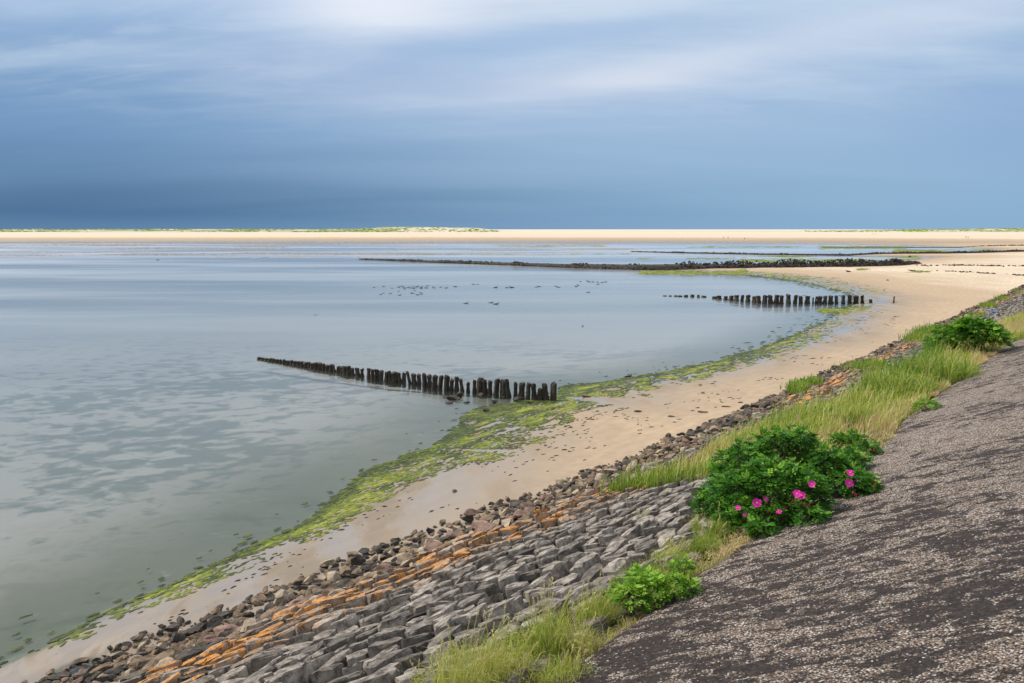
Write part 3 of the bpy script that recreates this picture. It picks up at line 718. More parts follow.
# brown wrack bits on the open beach
C = []; Sz = []
for _ in range(1100):
    x_ = rng.uniform(150, 900); 
    y_ = np.interp(x_, [150, 340, 430, 520, 600, 700, 760, 860, 900], [620, 520, 478, 440, 415, 385, 370, 315, 300])+rng.exponential(24)*rng.uniform(.1, 1.4)
    q_ = hit(x_, y_, .2)[:2]
    if (q_@EV[:2]) < 12.5: continue
    if vnoise(q_[0]*.6, q_[1]*.6) < .5 or (x_ < 430 and rng.random() < .75): continue
    C.append(q_); Sz.append(.0011*np.linalg.norm(q_)*rng.uniform(.5, 1.6))
C = np.array(C); mats('dried_wrack', C[:, 0], C[:, 1], np.array(Sz), rng.random(len(C)), math.pi/2-AZ-.25, M['wrack'], 'small brown wrack crumbs strewn over the bare beach', 'wrack', .02, 3.0)

# ------------------------------------------------------------------ grass
def blades(name, base, hgt, wid, tint, lean, mat, **kw):
    n = len(base); az = rng.uniform(0, 2*math.pi, n); fz = rng.uniform(0, math.pi, n)
    d = np.stack([np.cos(az), np.sin(az), np.zeros(n)], 1); wv = np.stack([np.cos(fz), np.sin(fz), np.zeros(n)], 1)*wid[:, None]*.5
    if 'wind' in kw: d = d*.8+np.array(kw.pop('wind'))[None]
    up = np.array([0, 0, 1.0]); lv = lean[:, None]
    p0 = base; p1 = base+hgt[:, None]*(.45*up+.12*lv*d); p2 = base+hgt[:, None]*(.80*up*(1-.1*lv)+.45*lv*d); p3 = base+hgt[:, None]*(1.0*up*(1-.35*lv)+1.0*lv*d)
    V_ = np.stack([p0-wv, p0+wv, p1-wv*.85, p1+wv*.85, p2-wv*.55, p2+wv*.55, p3], 1).reshape(-1, 3)
    b = (np.arange(n)*7)[:, None]
    Fq = np.concatenate([b+np.array([[0, 1, 3, 2]]), b+np.array([[2, 3, 5, 4]])]).tolist(); Ft = (b+np.array([[4, 5, 6]])).tolist()
    tt = np.repeat(tint, 7)+np.tile([-.08, -.08, 0, 0, .05, .05, .1], n)
    me = mesh_np(name, V_.tolist(), Fq+Ft, dict(tint=np.clip(tt, 0, 1)))
    return link(name, me, mat, **kw)
def base_pts(u, v, dz=-.03):
    return EU[None]*u[:, None]+EV[None]*v[:, None]+np.stack([0*u, 0*u, zs(v)+dz], 1)
gu = np.array(grass_uv)
N = 150000
u = rng.uniform(gu[:, 0].min(), 50, N); v = rng.uniform(3.3, 9.6, N)
wobv = .35*(fbm(u*1.2, v*1.2, 3)-.5)
k = inpoly(u+wobv, v+wobv, grass_uv) & (v > aedge(u)+.04); u, v = u[k], v[k]
pn = fbm(u*.55, v*.9, 4)
k = rng.random(len(u)) < np.clip((pn-.30)*5, .25, 1); u, v, pn = u[k], v[k], pn[k]
edge = np.clip((v-aedge(u))/.8, 0, 1)
hg = np.clip(rng.lognormal(-1.45, .42, len(u)), .08, .65)*(.55+.9*pn)*(.55+.45*edge)
lush = np.exp(-((u-26)/7)**2)*np.exp(-((v-5.6)/1.6)**2)
hg = hg*(1+1.0*lush)
tint = np.clip(.50+(pn-.5)*-1.6+rng.normal(0, .22, len(u))+.20-.50*lush+.22*(1-edge)-.12*np.clip((16.5-u)/4, 0, 1), 0, 1)
blades('grass', base_pts(u, v), hg, rng.uniform(.010, .022, len(u)), tint, rng.uniform(.1, .75, len(u)), M['grass'], wind=(.35, -.1, 0), label='yellow-green grass strip growing between basalt blocks and asphalt', cat='grass', kind='stuff')
# verge along the asphalt, close to the camera
N = 80000
u = rng.uniform(1.5, 15, N); v = rng.uniform(3.3, 6.2, N); wobv = .5*(fbm(u*2, v*2, 3)-.5)
k = inpoly(u+wobv, v+wobv, verge_uv) & (v > aedge(u)-.02); u, v = u[k], v[k]; pn = fbm(u*1.3+9, v*1.3, 4)
k = rng.random(len(u)) < np.clip((pn-.36)*7, .08, 1); u, v, pn = u[k], v[k], pn[k]; e = np.clip((v-aedge(u))/.45, 0, 1)
blades('grass', base_pts(u, v, -.08), rng.uniform(.06, .22, len(u))*(.5+.7*e), rng.uniform(.004, .008, len(u)), np.clip(.42+rng.normal(0, .2, len(u))+.35*(1-e), 0, 1), rng.uniform(.2, 1.1, len(u)), M['grass'], label='short green and straw grass verge beside the asphalt edge, nearest part', cat='grass', kind='stuff')
# straw thatch on the asphalt edge
N = 9000; NN = 4200
u = np.concatenate([1.5+12.5*rng.random(NN)**1.6, rng.uniform(14, 48, N)]); v = aedge(u)+rng.exponential(.12, N+NN)-.05+.1*(fbm(u*1.5, v[:1]*0+u*0, 3)-.5)
k = fbm(u*.8, v*.8+3, 3) > .42; u, v = u[k], v[k]
blades('dry_grass', base_pts(u, v, .005), rng.uniform(.05, .14, len(u)), rng.uniform(.004, .009, len(u))*(1+u/20), np.clip(rng.normal(.93, .07, len(u)), 0, 1), rng.uniform(.8, 2.2, len(u)), M['grass'], label='straw-brown dead grass fringing the asphalt edge', cat='grass', kind='stuff')
# grass growing on the far part of the revetment
C = []
for (x_, y_, rx, ry, n_) in [(930, 332, 18, 5, 900), (915, 339, 14, 4, 500), (1001, 299, 7, 2.0, 420), (988, 306, 9, 3, 420), (798, 389, 10, 4, 800), (812, 384, 10, 3, 300), (870, 368, 26, 5, 700), (1018, 293, 5, 2, 100), (980, 316, 6, 2, 100)]:
    for _ in range(n_):
        C.append(sl(x_+rng.normal(0, rx*.5), y_+rng.normal(0, ry*.5)))
C = np.array(C)
blades('grass', base_pts(C[:, 0], C[:, 1]), rng.uniform(.15, .4, len(C)), rng.uniform(.02, .04, len(C)), np.clip(rng.normal(.18, .12, len(C)), 0, 1), rng.uniform(.1, .7, len(C)), M['grass'], label='blue-green grass patches rooted between stones on the far revetment', cat='grass', kind='stuff')
# tall tufts with seed heads, one object each
def tuft(x_, y_, n_, hmax, rad_, tint0, label, heads=12, wide=.006):
    uu, vv = sl(x_, y_); c = P3(uu, vv, -.06)
    root = link('grass_tuft', None, loc=c, label=label, cat='grass tuft', group='tall grass tufts by the asphalt')
    def mk(nm, n2, h0, h1, t0, w0, lean0, par):
        a = rng.uniform(0, 6.28, n2); r_ = rad_*np.sqrt(rng.random(n2)); b = np.stack([r_*np.cos(a), r_*np.sin(a), -.02-0*a], 1)
        hgt = rng.uniform(h0, h1, n2)
        return b, hgt
    b, hgt = mk('', n_, hmax*.3, hmax*.85, 0, 0, 0, root)
    blades('blade_cluster', b, hgt, rng.uniform(wide*.7, wide*1.3, n_), np.clip(rng.normal(tint0, .17, n_)+(rng.random(n_) < .15)*.35, 0, 1), rng.uniform(.05, .9, n_), M['grass'], parent=root)
    # stalks with nodding seed heads
    g = MB()
    for _ in range(heads):
        a = rng.uniform(0, 6.28); r_ = rad_*rng.random(); b0 = np.array([r_*math.cos(a), r_*math.sin(a), 0]); d = np.array([math.cos(a), math.sin(a), 0])*rng.uniform(.05, .4)+np.array([.12, 0, 0])
        h_ = hmax*rng.uniform(.8, 1.15); pts = [b0+d*h_*t_**2+np.array([0, 0, h_*t_]) for t_ in (0, .35, .7, .9)]
        w_ = .0028
        for s0, s1 in zip(pts[:-1], pts[1:]):
            for ax in (np.array([w_, 0, 0]), np.array([0, w_, 0])): g.add([s0-ax, s0+ax, s1+ax, s1-ax], [(0, 1, 2, 3)], tint=.62)
        tip = pts[-1]; dr = (pts[-1]-pts[-2]); dr /= np.linalg.norm(dr)
        for k_ in range(16):
            q_ = tip+dr*(.07*k_/16-.01)+rng.normal(0, .0035, 3)+d*.03*(k_/16)**2; s_ = rng.uniform(.006, .012)
            nx = rng.normal(0, s_*.5, 3); g.add([q_-nx, q_+nx, q_+dr*s_*1.8+nx*.3], [(0, 1, 2)], tint=.80)
    link('seed_head', g.mesh('seed_head'), M['grass'], root, kind='stuff')
tuft(462, 694, 800, .58, .26, .52, 'tall pale-headed grass tuft at the bottom edge of the picture, left of the verge', 26)
tuft(502, 676, 650, .48, .24, .50, 'mid-height seeding tuft just right of the bottom-edge one', 18)
tuft(548, 652, 700, .62, .19, .36, 'tallest green upright tuft rising over the basalt blocks', 24)
tuft(566, 676, 420, .34, .2, .40, 'low tuft in straw directly in front of the tallest tuft', 8)
tuft(596, 616, 520, .42, .20, .38, 'yellowish tuft left of the small bright green bush', 16)
tuft(424, 686, 300, .26, .12, .45, 'thin sparse tuft growing out of the stones, farthest left', 9)
tuft(583, 645, 400, .32, .14, .55, 'straw-coloured tuft between small bush and tallest tuft', 8)
tuft(668, 560, 500, .26, .16, .35, 'fine tuft between the small bush and the big rose bush', 10)
tuft(706, 550, 700, .38, .16, .25, 'feathery green tuft at the left foot of the big rose bush', 6)
tuft(722, 534, 700, .42, .18, .22, 'dense feathery tuft under the left flank of the rose bush', 4)
tuft(640, 520, 120, .25, .10, .4, 'wispy tuft poking from bare basalt above the small bush', 6)
tuft(858, 425, 380, .75, .30, .25, 'dark stalky tuft standing behind the rose bush at the asphalt edge', 14, .012)
tuft(800, 430, 260, .70, .30, .3, 'tall stalks rising straight behind the top of the rose bush', 16, .012)
tuft(905, 398, 1100, 1.0, .7, .24, 'broad blue-green clump of long grass left of the distant dark bush', 6, .02)
tuft(940, 382, 1300, 1.05, .8, .18, 'biggest lush clump of long grass in front of the distant dark bush', 6, .02)
tuft(885, 384, 350, .8, .6, .33, 'grey-green arching clump of beach grass at the stone side of the strip', 6, .02)
tuft(1012, 340, 400, .7, .7, .35, 'yellowish long grass clump right of the distant dark bush', 6, .02)

# ------------------------------------------------------------------ bushes
def bush(name, lobes, nleaf, lsz, mat, label, group=None, flowers=(), buds=(), tmu=.34, leaflets=7, cat='bush'):
    c0 = np.mean([l[0] for l in lobes], 0); c0 = np.array([c0[0], c0[1], min(l[0][2]-l[1][2] for l in lobes)])
    root = link(name, None, loc=c0, label=label, cat=cat, group=group)
    vols = np.array([l[1][0]*l[1][1]+l[1][0]*l[1][2] for l in lobes]); pr = vols/vols.sum()
    g = MB(); n = nleaf; li = rng.choice(len(lobes), n, p=pr); VV = []; FF = []; TT_ = []; cnt = 0
    clump = rng.normal(0, 1, (60, 3)); clump /= np.linalg.norm(clump, axis=1, keepdims=True)
    for k_ in range(n):
        c, r_ = lobes[li[k_]]; d = rng.normal(size=3); d /= np.linalg.norm(d)
        if d[2] < -.35: d[2] *= -1
        lump = 1+.10*math.sin(7*d[0]+3*li[k_])+.10*math.sin(9*d[1]+2*d[2]*4)+.06*math.sin(17*d[0]+13*d[1])
        sh = rng.beta(5, 1.4); p = c+d*r_*sh*lump
        ins_ = False
        for j, (c2, r2) in enumerate(lobes):
            if j != li[k_] and np.sum(((p-c2)/r2)**2) < .55: ins_ = True
        if ins_: continue
        if p[2] < zs(p@EV)+.0: continue
        # compound leaf: leaflets in pairs on an arching midrib
        out = d*np.array([1, 1, .5])+rng.normal(0, .55, 3); out[2] = out[2]*.5+.12; out /= np.linalg.norm(out)
        up = np.array([0, 0, 1.0])+d*.6+rng.normal(0, .35, 3); side = np.cross(out, up); side /= np.linalg.norm(side); up = np.cross(side, out)
        L = lsz*rng.uniform(.7, 1.25); tm = np.clip(tmu+.28*(sh-.8)*3+rng.normal(0, .20)+(.22 if rng.random() < .12 else 0)+.15*(d[2]-.3), 0, 1)  # tint paints in shade: inner leaves darker, upper ones and random highlights lighter
        npair = (leaflets-1)//2
        specs = [(1.0, 0.0)]
        for q_ in range(npair):
            f_ = 1.0-(q_+1)*.80/(npair+.3); specs += [(f_, 1.0), (f_, -1.0)]
        for f_, sd in specs:
            b_ = out*L*f_*.85-np.array([0, 0, 1])*L*.25*f_**2; ll = L*.42*(1 if sd == 0 else .9); dirn = out*(1 if sd == 0 else .45)+side*sd*.9; dirn = dirn/np.linalg.norm(dirn)
            wv = np.cross(dirn, up); wv /= np.linalg.norm(wv); wv *= ll*.36; fold = up*ll*.12
            b_ = b_+c*0+p
            VV += [b_, b_+dirn*ll*.45+wv+fold, b_+dirn*ll, b_+dirn*ll*.45-wv+fold]; FF += [(cnt, cnt+1, cnt+2), (cnt, cnt+2, cnt+3)]; cnt += 4
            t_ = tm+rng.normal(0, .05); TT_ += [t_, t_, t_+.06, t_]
    V_ = np.array(VV)-c0; me = mesh_np('foliage', V_, FF, dict(tint=np.clip(TT_, 0, 1)))
    link('foliage', me, mat, root)
    # stems
    sg = MB()
    for c, r_ in lobes:
        gnd = np.array([c[0], c[1], zs(c@EV)])
        for _ in range(9):
            a = rng.uniform(0, 6.28); e_ = c+np.array([math.cos(a)*r_[0], math.sin(a)*r_[1], rng.uniform(-.2, .9)*r_[2]])*.8; s0 = gnd+np.array([math.cos(a), math.sin(a), 0])*.05
            m_ = (s0+e_)/2+np.array([0, 0, .12*r_[2]])
            for p0, p1, w0, w1 in ((s0, m_, .007, .005), (m_, e_, .005, .003)):
                dv = p1-p0; sx = np.cross(dv, [0, 0, 1.0]); sx /= np.linalg.norm(sx)+1e-9; sy = np.cross(dv, sx); sy /= np.linalg.norm(sy)+1e-9
                A = [p0+sx*w0, p0-sx*w0*.5+sy*w0*.87, p0-sx*w0*.5-sy*w0*.87, p1+sx*w1, p1-sx*w1*.5+sy*w1*.87, p1-sx*w1*.5-sy*w1*.87]
                sg.add(np.array(A)-c0, [(0, 1, 4, 3), (1, 2, 5, 4), (2, 0, 3, 5)])
    link('stem', sg.mesh('stem'), M['twig'], root, kind='stuff')
    cam = np.array([0, 0, H])
    for (p, s_) in flowers:
        p = p-c0; dv = (cam-(p+c0)); dv /= np.linalg.norm(dv); dv = dv+np.array([0, 0, .5])+rng.normal(0, .25, 3); dv /= np.linalg.norm(dv)
        ax = np.cross(dv, [0, 0, 1.0]); ax /= np.linalg.norm(ax); ay = np.cross(dv, ax)
        fg = MB()
        for pe in range(6):
            a = pe*2*math.pi/5+rng.normal(0, .1); 
            if pe == 5: a = rng.uniform(0, 6)
            da = ax*math.cos(a)+ay*math.sin(a); db = -ax*math.sin(a)+ay*math.cos(a); cup = rng.uniform(.2, .7)
            pts = [np.zeros(3), da*.45-db*.32+dv*.10*cup, da*.85-db*.50+dv*.32*cup, da*1.05-db*.2+dv*.5*cup, da*.98+dv*.36*cup, da*1.05+db*.2+dv*.5*cup, da*.85+db*.50+dv*.32*cup, da*.45+db*.32+dv*.10*cup, da*.5+dv*.0]
            fg.add(np.array(pts)*s_+p+rng.normal(0, .002, (9, 3)), [(0, 1, 8), (1, 2, 8), (2, 3, 8), (3, 4, 8), (4, 5, 8), (5, 6, 8), (6, 7, 8), (7, 0, 8)])
        fo = link('flower', fg.mesh('flower', True), M['petal'], root)
        V_, F_ = ICO1; link('flower_centre', mesh_np('flower_centre', V_*s_*.20+p+dv*s_*.12, F_), M['yellow'], fo)
    for (p, s_) in buds:
        V_, F_ = ICO2; link('bud', mesh_np('bud', V_*np.array([.6, .6, 1.1])*s_+p-c0, F_, None, True), M['bud'], root)
    return root
def on(x_, y_, dz, rx, ry, rz):       # lobe whose base shows at the pixel: centre lifted dz
    uu, vv = sl(x_, y_); return (P3(uu, vv, dz), np.array([rx, ry, rz]))
def toward(x_, y_, ref, back=0.0):    # point on the sight line at the distance of ref
    d = ray(x_, y_); d /= np.linalg.norm(d); return np.array([0, 0, H])+d*(np.linalg.norm(ref-np.array([0, 0, H]))-back)
B = [on(768, 524, .12, .42, .36, .22), on(745, 526, .12, .34, .3, .22), on(797, 516, .12, .32, .3, .2), on(770, 518, .34, .50, .45, .42), on(735, 522, .25, .34, .35, .40), on(795, 515, .28, .36, .36, .36), on(785, 492, .46, .52, .45, .46), on(745, 496, .42, .44, .4, .40), on(825, 492, .24, .36, .36, .30), on(852, 492, .10, .30, .28, .20), on(715, 520, .2, .26, .26, .30)]
B += [on(845, 472, .12, .3, .3, .22), on(868, 491, .02, .14, .13, .09), on(850, 452, .12, .32, .28, .2), on(866, 456, .05, .22, .18, .14)]
B += [on(742, 505, .72, .12, .12, .14), on(776, 500, .86, .14, .14, .12), on(800, 496, .80, .12, .12, .14), on(720, 508, .48, .14, .13, .16), on(825, 495, .50, .12, .12, .14), on(703, 520, .22, .12, .12, .2), on(812, 522, .05, .16, .14, .10), on(760, 536, .05, .16, .14, .12)]
def fl(x_, y_, ref, s_, back): return (toward(x_, y_, B[ref][0], back), s_)
flw = [fl(757, 503, 3, .055, .50), fl(797, 494, 5, .050, .46), fl(802, 495.5, 5, .042, .46), fl(801, 519, 5, .036, .42), fl(849, 483, 9, .052, .42), fl(850, 473, 9, .045, .36), fl(738, 508, 3, .034, .56), fl(812, 484, 5, .038, .54), fl(779, 512, 3, .032, .56), fl(745, 515, 3, .028, .58), fl(766, 499, 3, .030, .50),
       fl(855, 468, 13, .034, .50), fl(861, 467, 13, .036, .50), fl(869, 464, 14, .034, .42)]
bd = [fl(809, 506, 5, .022, .42), fl(751, 518, 3, .02, .5), fl(853, 493, 9, .022, .36), fl(856, 495, 9, .018, .34), fl(835, 476, 8, .022, .4), fl(875, 485, 12, .02, .2), fl(785, 508, 3, .02, .45), fl(874, 450, 14, .018, .22)]
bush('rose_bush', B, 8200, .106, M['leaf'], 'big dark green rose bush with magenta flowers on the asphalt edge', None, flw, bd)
B2 = [on(650, 602, .12, .20, .20, .17), on(632, 610, .10, .17, .17, .14), on(672, 598, .09, .18, .16, .13), on(640, 596, .14, .18, .16, .14), on(688, 594, .05, .10, .10, .08), on(680, 575, .08, .10, .1, .10), on(622, 604, .08, .12, .12, .12)]
bush('small_bush', B2, 1150, .075, M['leafb'], 'small bright green flowerless bush low on the verge near the camera', None, tmu=.55)
B3 = [on(956, 359, .56, .66, .6, .55), on(972, 357, .66, .66, .6, .58), on(942, 361, .36, .5, .5, .34), on(989, 354, .42, .5, .5, .38)]
bush('distant_bush', B3, 2600, .17, M['leaf'], 'distant rounded dark green bush rising from long grass near the right edge', None, tmu=.50)
B4 = [on(927, 410, .06, .22, .18, .12), on(922, 411, .04, .16, .14, .1)]
bush('low_plant', B4, 120, .12, M['leafb'], 'tiny bright leafy plant creeping onto the asphalt below the long grass', None, tmu=.5, cat='plant')

# ------------------------------------------------------------------ birds
def bird_mesh(L, alert=.6):
    # one continuous hull: body rings from tail to breast, then neck and head
    prof = [(-.55, .14, .012, .01), (-.42, .12, .05, .035), (-.2, .10, .13, .11), (.05, .10, .16, .14), (.25, .13, .13, .13), (.36, .20, .075, .085), (.40, .28, .055, .06), (.43, .34, .062, .062), (.50, .36, .05, .045), (.55, .355, .018, .018)]
    V_ = []; n = 8
    for (x_, z_, ry, rz) in prof:
        for k_ in range(n):
            a = 2*math.pi*k_/n; V_.append((x_*L, math.cos(a)*ry*L, (z_+math.sin(a)*rz)*L))
    Fc = [(r_*n+k_, r_*n+(k_+1) % n, (r_+1)*n+(k_+1) % n, (r_+1)*n+k_) for r_ in range(len(prof)-1) for k_ in range(n)]
    Fc += [tuple(range(n))[::-1], tuple((len(prof)-1)*n+k_ for k_ in range(n))]
    return mesh_np('bird', np.array(V_), Fc, None, True)
def cone(p0, p1, r0, r1, n=6):
    p0, p1 = np.array(p0, float), np.array(p1, float); d = p1-p0; sx = np.cross(d, [.1, 1, .2]); sx /= np.linalg.norm(sx); sy = np.cross(d, sx); sy /= np.linalg.norm(sy)
    V_ = [p0+r0*(sx*math.cos(2*math.pi*k_/n)+sy*math.sin(2*math.pi*k_/n)) for k_ in range(n)]+[p1+r1*(sx*math.cos(2*math.pi*k_/n)+sy*math.sin(2*math.pi*k_/n)) for k_ in range(n)]
    return V_, [(k_, (k_+1) % n, n+(k_+1) % n, n+k_) for k_ in range(n)]+[tuple(range(n))[::-1], tuple(range(n, 2*n))]
duckm = bird_mesh(.50); duckm.materials.append(M['birddark']); duckb = bird_mesh(.55); duckb.materials.append(M['birdbrown'])
z6 = [(54, 69), (80, 97), (90, 92), (94, 65), (118, 93), (128, 72), (150, 68), (155, 99), (150, 84), (160, 66), (170, 70), (175, 75), (182, 70), (168, 64), (190, 68), (196, 71), (207, 67), (210, 73), (217, 82), (224, 70), (225, 65), (228, 98), (240, 68), (240, 73), (241, 95), (236, 90), (207, 92), (264, 63), (262, 71), (290, 68), (295, 71), (316, 68), (338, 71), (373, 66), (378, 66), (448, 57), (462, 58), (580, 70), (692, 68), (706, 66), (768, 64), (782, 68), (853, 65), (860, 60), (870, 46), (898, 44), (902, 48), (915, 48), (930, 48), (940, 49), (952, 50), (966, 48), (936, 57)]
for i, (a, b) in enumerate(z6):
    x_, y_ = 360+a*.2539, 270+b*.2539; p = hit(x_, y_)
    left = a < 400; mid = 400 < a < 800
    lab = 'tiny dark waterfowl in the dense left-hand flock on the bay' if left else ('tiny waterfowl in the sparse gap between the two flocks on the bay' if mid else 'tiny dark waterfowl in the small right-hand flock on the bay')
    gp = 'waterfowl of the left flock' if left else ('waterfowl between the flocks' if mid else 'waterfowl of the right flock')
    o = link('waterfowl', duckm, None, None, (p[0], p[1], -.06), lab, 'bird', gp); o.rotation_euler = (0, 0, rng.uniform(-.7, .7)+(math.pi if rng.random() < .4 else 0)); s_ = rng.uniform(.75, 1.1); o.scale = (s_, s_, s_)
for (x_, y_, s_, rz_, m_, lab) in [(495.5, 287.7, 1.15, .2, duckm, 'left of two darker paired birds in the middle of the bay'), (511.7, 287.6, 1.3, 3.0, duckm, 'right and darker of two paired birds in the middle of the bay'), (466, 303.5, .95, .4, duckb, 'single brown bird floating in front of the left flock'),
                         (491, 302.8, .9, .3, duckb, 'left bird of the touching pair in front of the flocks'), (496, 304.2, 1.1, .1, duckb, 'right bird of the touching pair in front of the flocks'), (582.4, 326.5, .75, 1.2, duckb, 'isolated brown bird floating nearest the beach, mid bay'), (588, 292.5, .9, .3, duckb, 'pale brown bird alone below the right flock'),
                         (315, 315, .6, .2, duckm, 'small lone bird floating left of the near posts'), (157.5, 260.2, 1.6, .1, duckm, 'single dark bird at the far left flats')]:
    p = hit(x_, y_); o = link('waterfowl', m_, None, None, (p[0], p[1], -.05), lab, 'bird'); o.rotation_euler = (0, 0, rz_); o.scale = (s_, s_, s_)
# wader standing at the weed edge
p = hit(628, 380, 0); root = link('wading_bird', None, loc=(p[0], p[1], 0), label='black and white wader with orange bill standing at the weed edge', cat='bird')
root.rotation_euler = (0, 0, .3); L = .42
bo = link('body', bird_mesh(L), M['birddark'], root, (0, 0, .12))
v_, f_ = cone((.22, 0, .27), (.33, 0, .235), .009, .004); link('bill', mesh_np('bill', v_, f_), M['bill'], root)
V_, F_ = ICO2; link('belly', mesh_np('belly', V_*np.array([.14, .058, .045])+np.array([.0, 0, .135]), F_, None, True), M['birdwhite'], root)
for s_ in (-1, 1):
    v_, f_ = cone((-.01, s_*.025, .13), (.0, s_*.028, -.03), .005, .004); link('leg', mesh_np('leg', v_, f_), M['leg'], root)

# ------------------------------------------------------------------ far walkers
def person(x_, y_, h_, jacket, label, crouch=False, rz=0.0):
    p = hit(x_, y_, .9); z = zt(p); p = hit(x_, y_, z)
    s_ = h_/1.75
    if not crouch:
        J = [(0, 0, .95, .13), (0, 0, 1.15, .125), (0, 0, 1.38, .15), (0, 0, 1.50, .06), (0, .01, 1.60, .085), (0, .01, 1.68, .08),
             (.10, 0, .90, .10), (.11, .10, .50, .065), (.11, .06, .08, .045), (.11, .20, .03, .035), (-.10, 0, .90, .10), (-.11, -.05, .50, .065), (-.11, -.20, .10, .045), (-.11, -.08, .03, .035),
             (.20, 0, 1.40, .065), (.25, -.03, 1.12, .045), (.24, .08, .88, .032), (-.20, 0, 1.40, .065), (-.25, .03, 1.12, .045), (-.24, .10, .90, .032)]
    else:
        J = [(0, -.1, .35, .15), (0, -.05, .55, .14), (0, .08, .78, .15), (0, .14, .88, .06), (0, .18, .97, .085), (0, .18, 1.04, .08),
             (.11, -.05, .32, .10), (.14, .32, .45, .07), (.13, .22, .08, .045), (.13, .36, .03, .035), (-.11, -.05, .32, .10), (-.14, .32, .42, .07), (-.13, .22, .08, .045), (-.13, .36, .03, .035),
             (.2, .08, .78, .06), (.24, .22, .60, .045), (.12, .38, .52, .032), (-.2, .08, .78, .06), (-.24, .22, .60, .045), (-.12, .38, .52, .032)]
    E_ = [(0, 1), (1, 2), (2, 3), (3, 4), (4, 5), (0, 6), (6, 7), (7, 8), (8, 9), (0, 10), (10, 11), (11, 12), (12, 13), (2, 14), (14, 15), (15, 16), (2, 17), (17, 18), (18, 19)]
    me = bpy.data.meshes.new('body'); me.from_pydata([j[:3] for j in J], E_, [])
    root = link('person', None, loc=(p[0], p[1], z), label=label, cat='person', group=None); root.scale = (s_,)*3; root.rotation_euler = (0, 0, rz)
    o = link('body', me, jacket, root)
    sk = o.modifiers.new('skin', 'SKIN'); lay = me.skin_vertices[0] if len(me.skin_vertices) else None
    if lay is None:
        bpy.context.view_layer.objects.active = o; lay = me.skin_vertices[0]
    for v_, j in zip(lay.data, J): v_.radius = (j[3], j[3])
    lay.data[0].use_root = True
    o.modifiers.new('sub', 'SUBSURF').levels = 1
    V_, F_ = ICO2; hz = np.array(J[5][:3]); hd = V_*np.array([.085, .095, .07])+hz+np.array([0, -.02, .03]); link('hair', mesh_np('hair', hd, F_, None, True), M['hair'], root)
person(723.5, 239, 1.8, M['navy'], 'person in dark clothes walking on the far sandbank, left of a close pair', rz=1.2)
person(728, 239, 1.75, M['blackcloth'], 'person in black walking on the far sandbank, right of a close pair', rz=1.2)
person(744.5, 239.4, 1.7, M['blackcloth'], 'person crouching alone on the far sandbank right of the walking pair', True)
person(965.8, 238.6, 1.8, M['navy'], 'taller dark figure of two standing together on the right far sand', rz=.4)
person(968, 238.8, 1.6, M['redcloth'], 'shorter dark red figure of two standing together on the right far sand', rz=.4)
person(873, 234.6, 1.8, M['redcloth'], 'tiny walker in dark red on the far sand before the dunes', rz=.8)
person(876, 235, 1.7, M['navy'], 'tiny dark walker trailing the red one before the dunes', rz=.8)
uu, vv = sl(993, 314)
V_ = []; F2 = []
for i in range(6):
    for j in range(4): V_.append((i*.16-.4, j*.12-.2, .02+.05*rng.random()))
for i in range(5):
    for j in range(3): a = i*4+j; F2.append((a, a+4, a+5, a+1))
o = link('plastic_sheet', mesh_np('plastic_sheet', V_, F2), M['bluep'], None, P3(uu, vv, .10), 'crumpled scrap of blue plastic caught on the far stones', 'litter'); o.rotation_euler = (0, .3, -.6)
sm = o.modifiers.new('t', 'SOLIDIFY'); sm.thickness = .01
# dune grass
N = 5200; a = np.radians(np.r_[rng.uniform(-40, -8, int(N*.6)), rng.uniform(-8, -1, int(N*.06)), rng.uniform(20, 44, N-int(N*.6)-int(N*.06))]); Dd = rng.uniform(1330, 1800, len(a))
x_, y_ = np.tan(a)*Dd, Dd; k = fbm(x_*.012, y_*.012, 3) > .47; x_, y_ = x_[k], y_[k]; z_ = tlook(x_, y_)
g = MB()
for X1, Y1, Z1 in zip(x_, y_, z_):
    w_ = rng.uniform(1.5, 5); h1 = rng.uniform(.5, 1.3)
    k_ = 6; aa = np.linspace(0, 2*math.pi, k_, endpoint=False)
    V_ = [(X1+math.cos(q_)*w_, Y1+math.sin(q_)*w_, Z1-.2) for q_ in aa]+[(X1+math.cos(q_)*w_*.6, Y1+math.sin(q_)*w_*.6, Z1+h1*rng.uniform(.6, 1)) for q_ in aa]
    g.add(V_, [(i, (i+1) % k_, k_+(i+1) % k_, k_+i) for i in range(k_)]+[tuple(range(k_, 2*k_))], tint=np.clip(rng.normal(.35, .22), 0, 1))
link('dune_grass', g.mesh('dune_grass'), M['grass'], None, None, 'low green grass clumps covering the distant dune ridge', 'dune grass', None, 'stuff')

# ------------------------------------------------------------------ sky
w = bpy.data.worlds.new('World'); sc.world = w; w.use_nodes = True; t = NT(w.node_tree)
SUN_EL, SUN_AZ = R(48), R(-62)         # azimuth from +Y towards +X
sky = t.n('ShaderNodeTexSky', sky_type='NISHITA', sun_disc=False); sky.sun_elevation = SUN_EL; sky.sun_rotation = SUN_AZ
sky.air_density = 1.2; sky.dust_density = 2.0
dv = t.n('ShaderNodeTexCoord').outputs['Generated']
sx = t.n('ShaderNodeSeparateXYZ', x0=dv); dx, dy, dz = sx.outputs[0], sx.outputs[1], sx.outputs[2]
azm = t.m('ARCTAN2', dx, dy); el = t.m('ARCSINE', dz)
zc = t.m('ADD', t.m('MAXIMUM', dz, 0), .16)
cp = t.n('ShaderNodeCombineXYZ', x0=t.m('DIVIDE', dx, zc), x1=t.m('DIVIDE', dy, zc), x2=0.0).outputs[0]
n1 = t.noise(t.map(cp, (.55, 1.5, 1), (0, 0, R(8))), .62, 6, .50, .4)
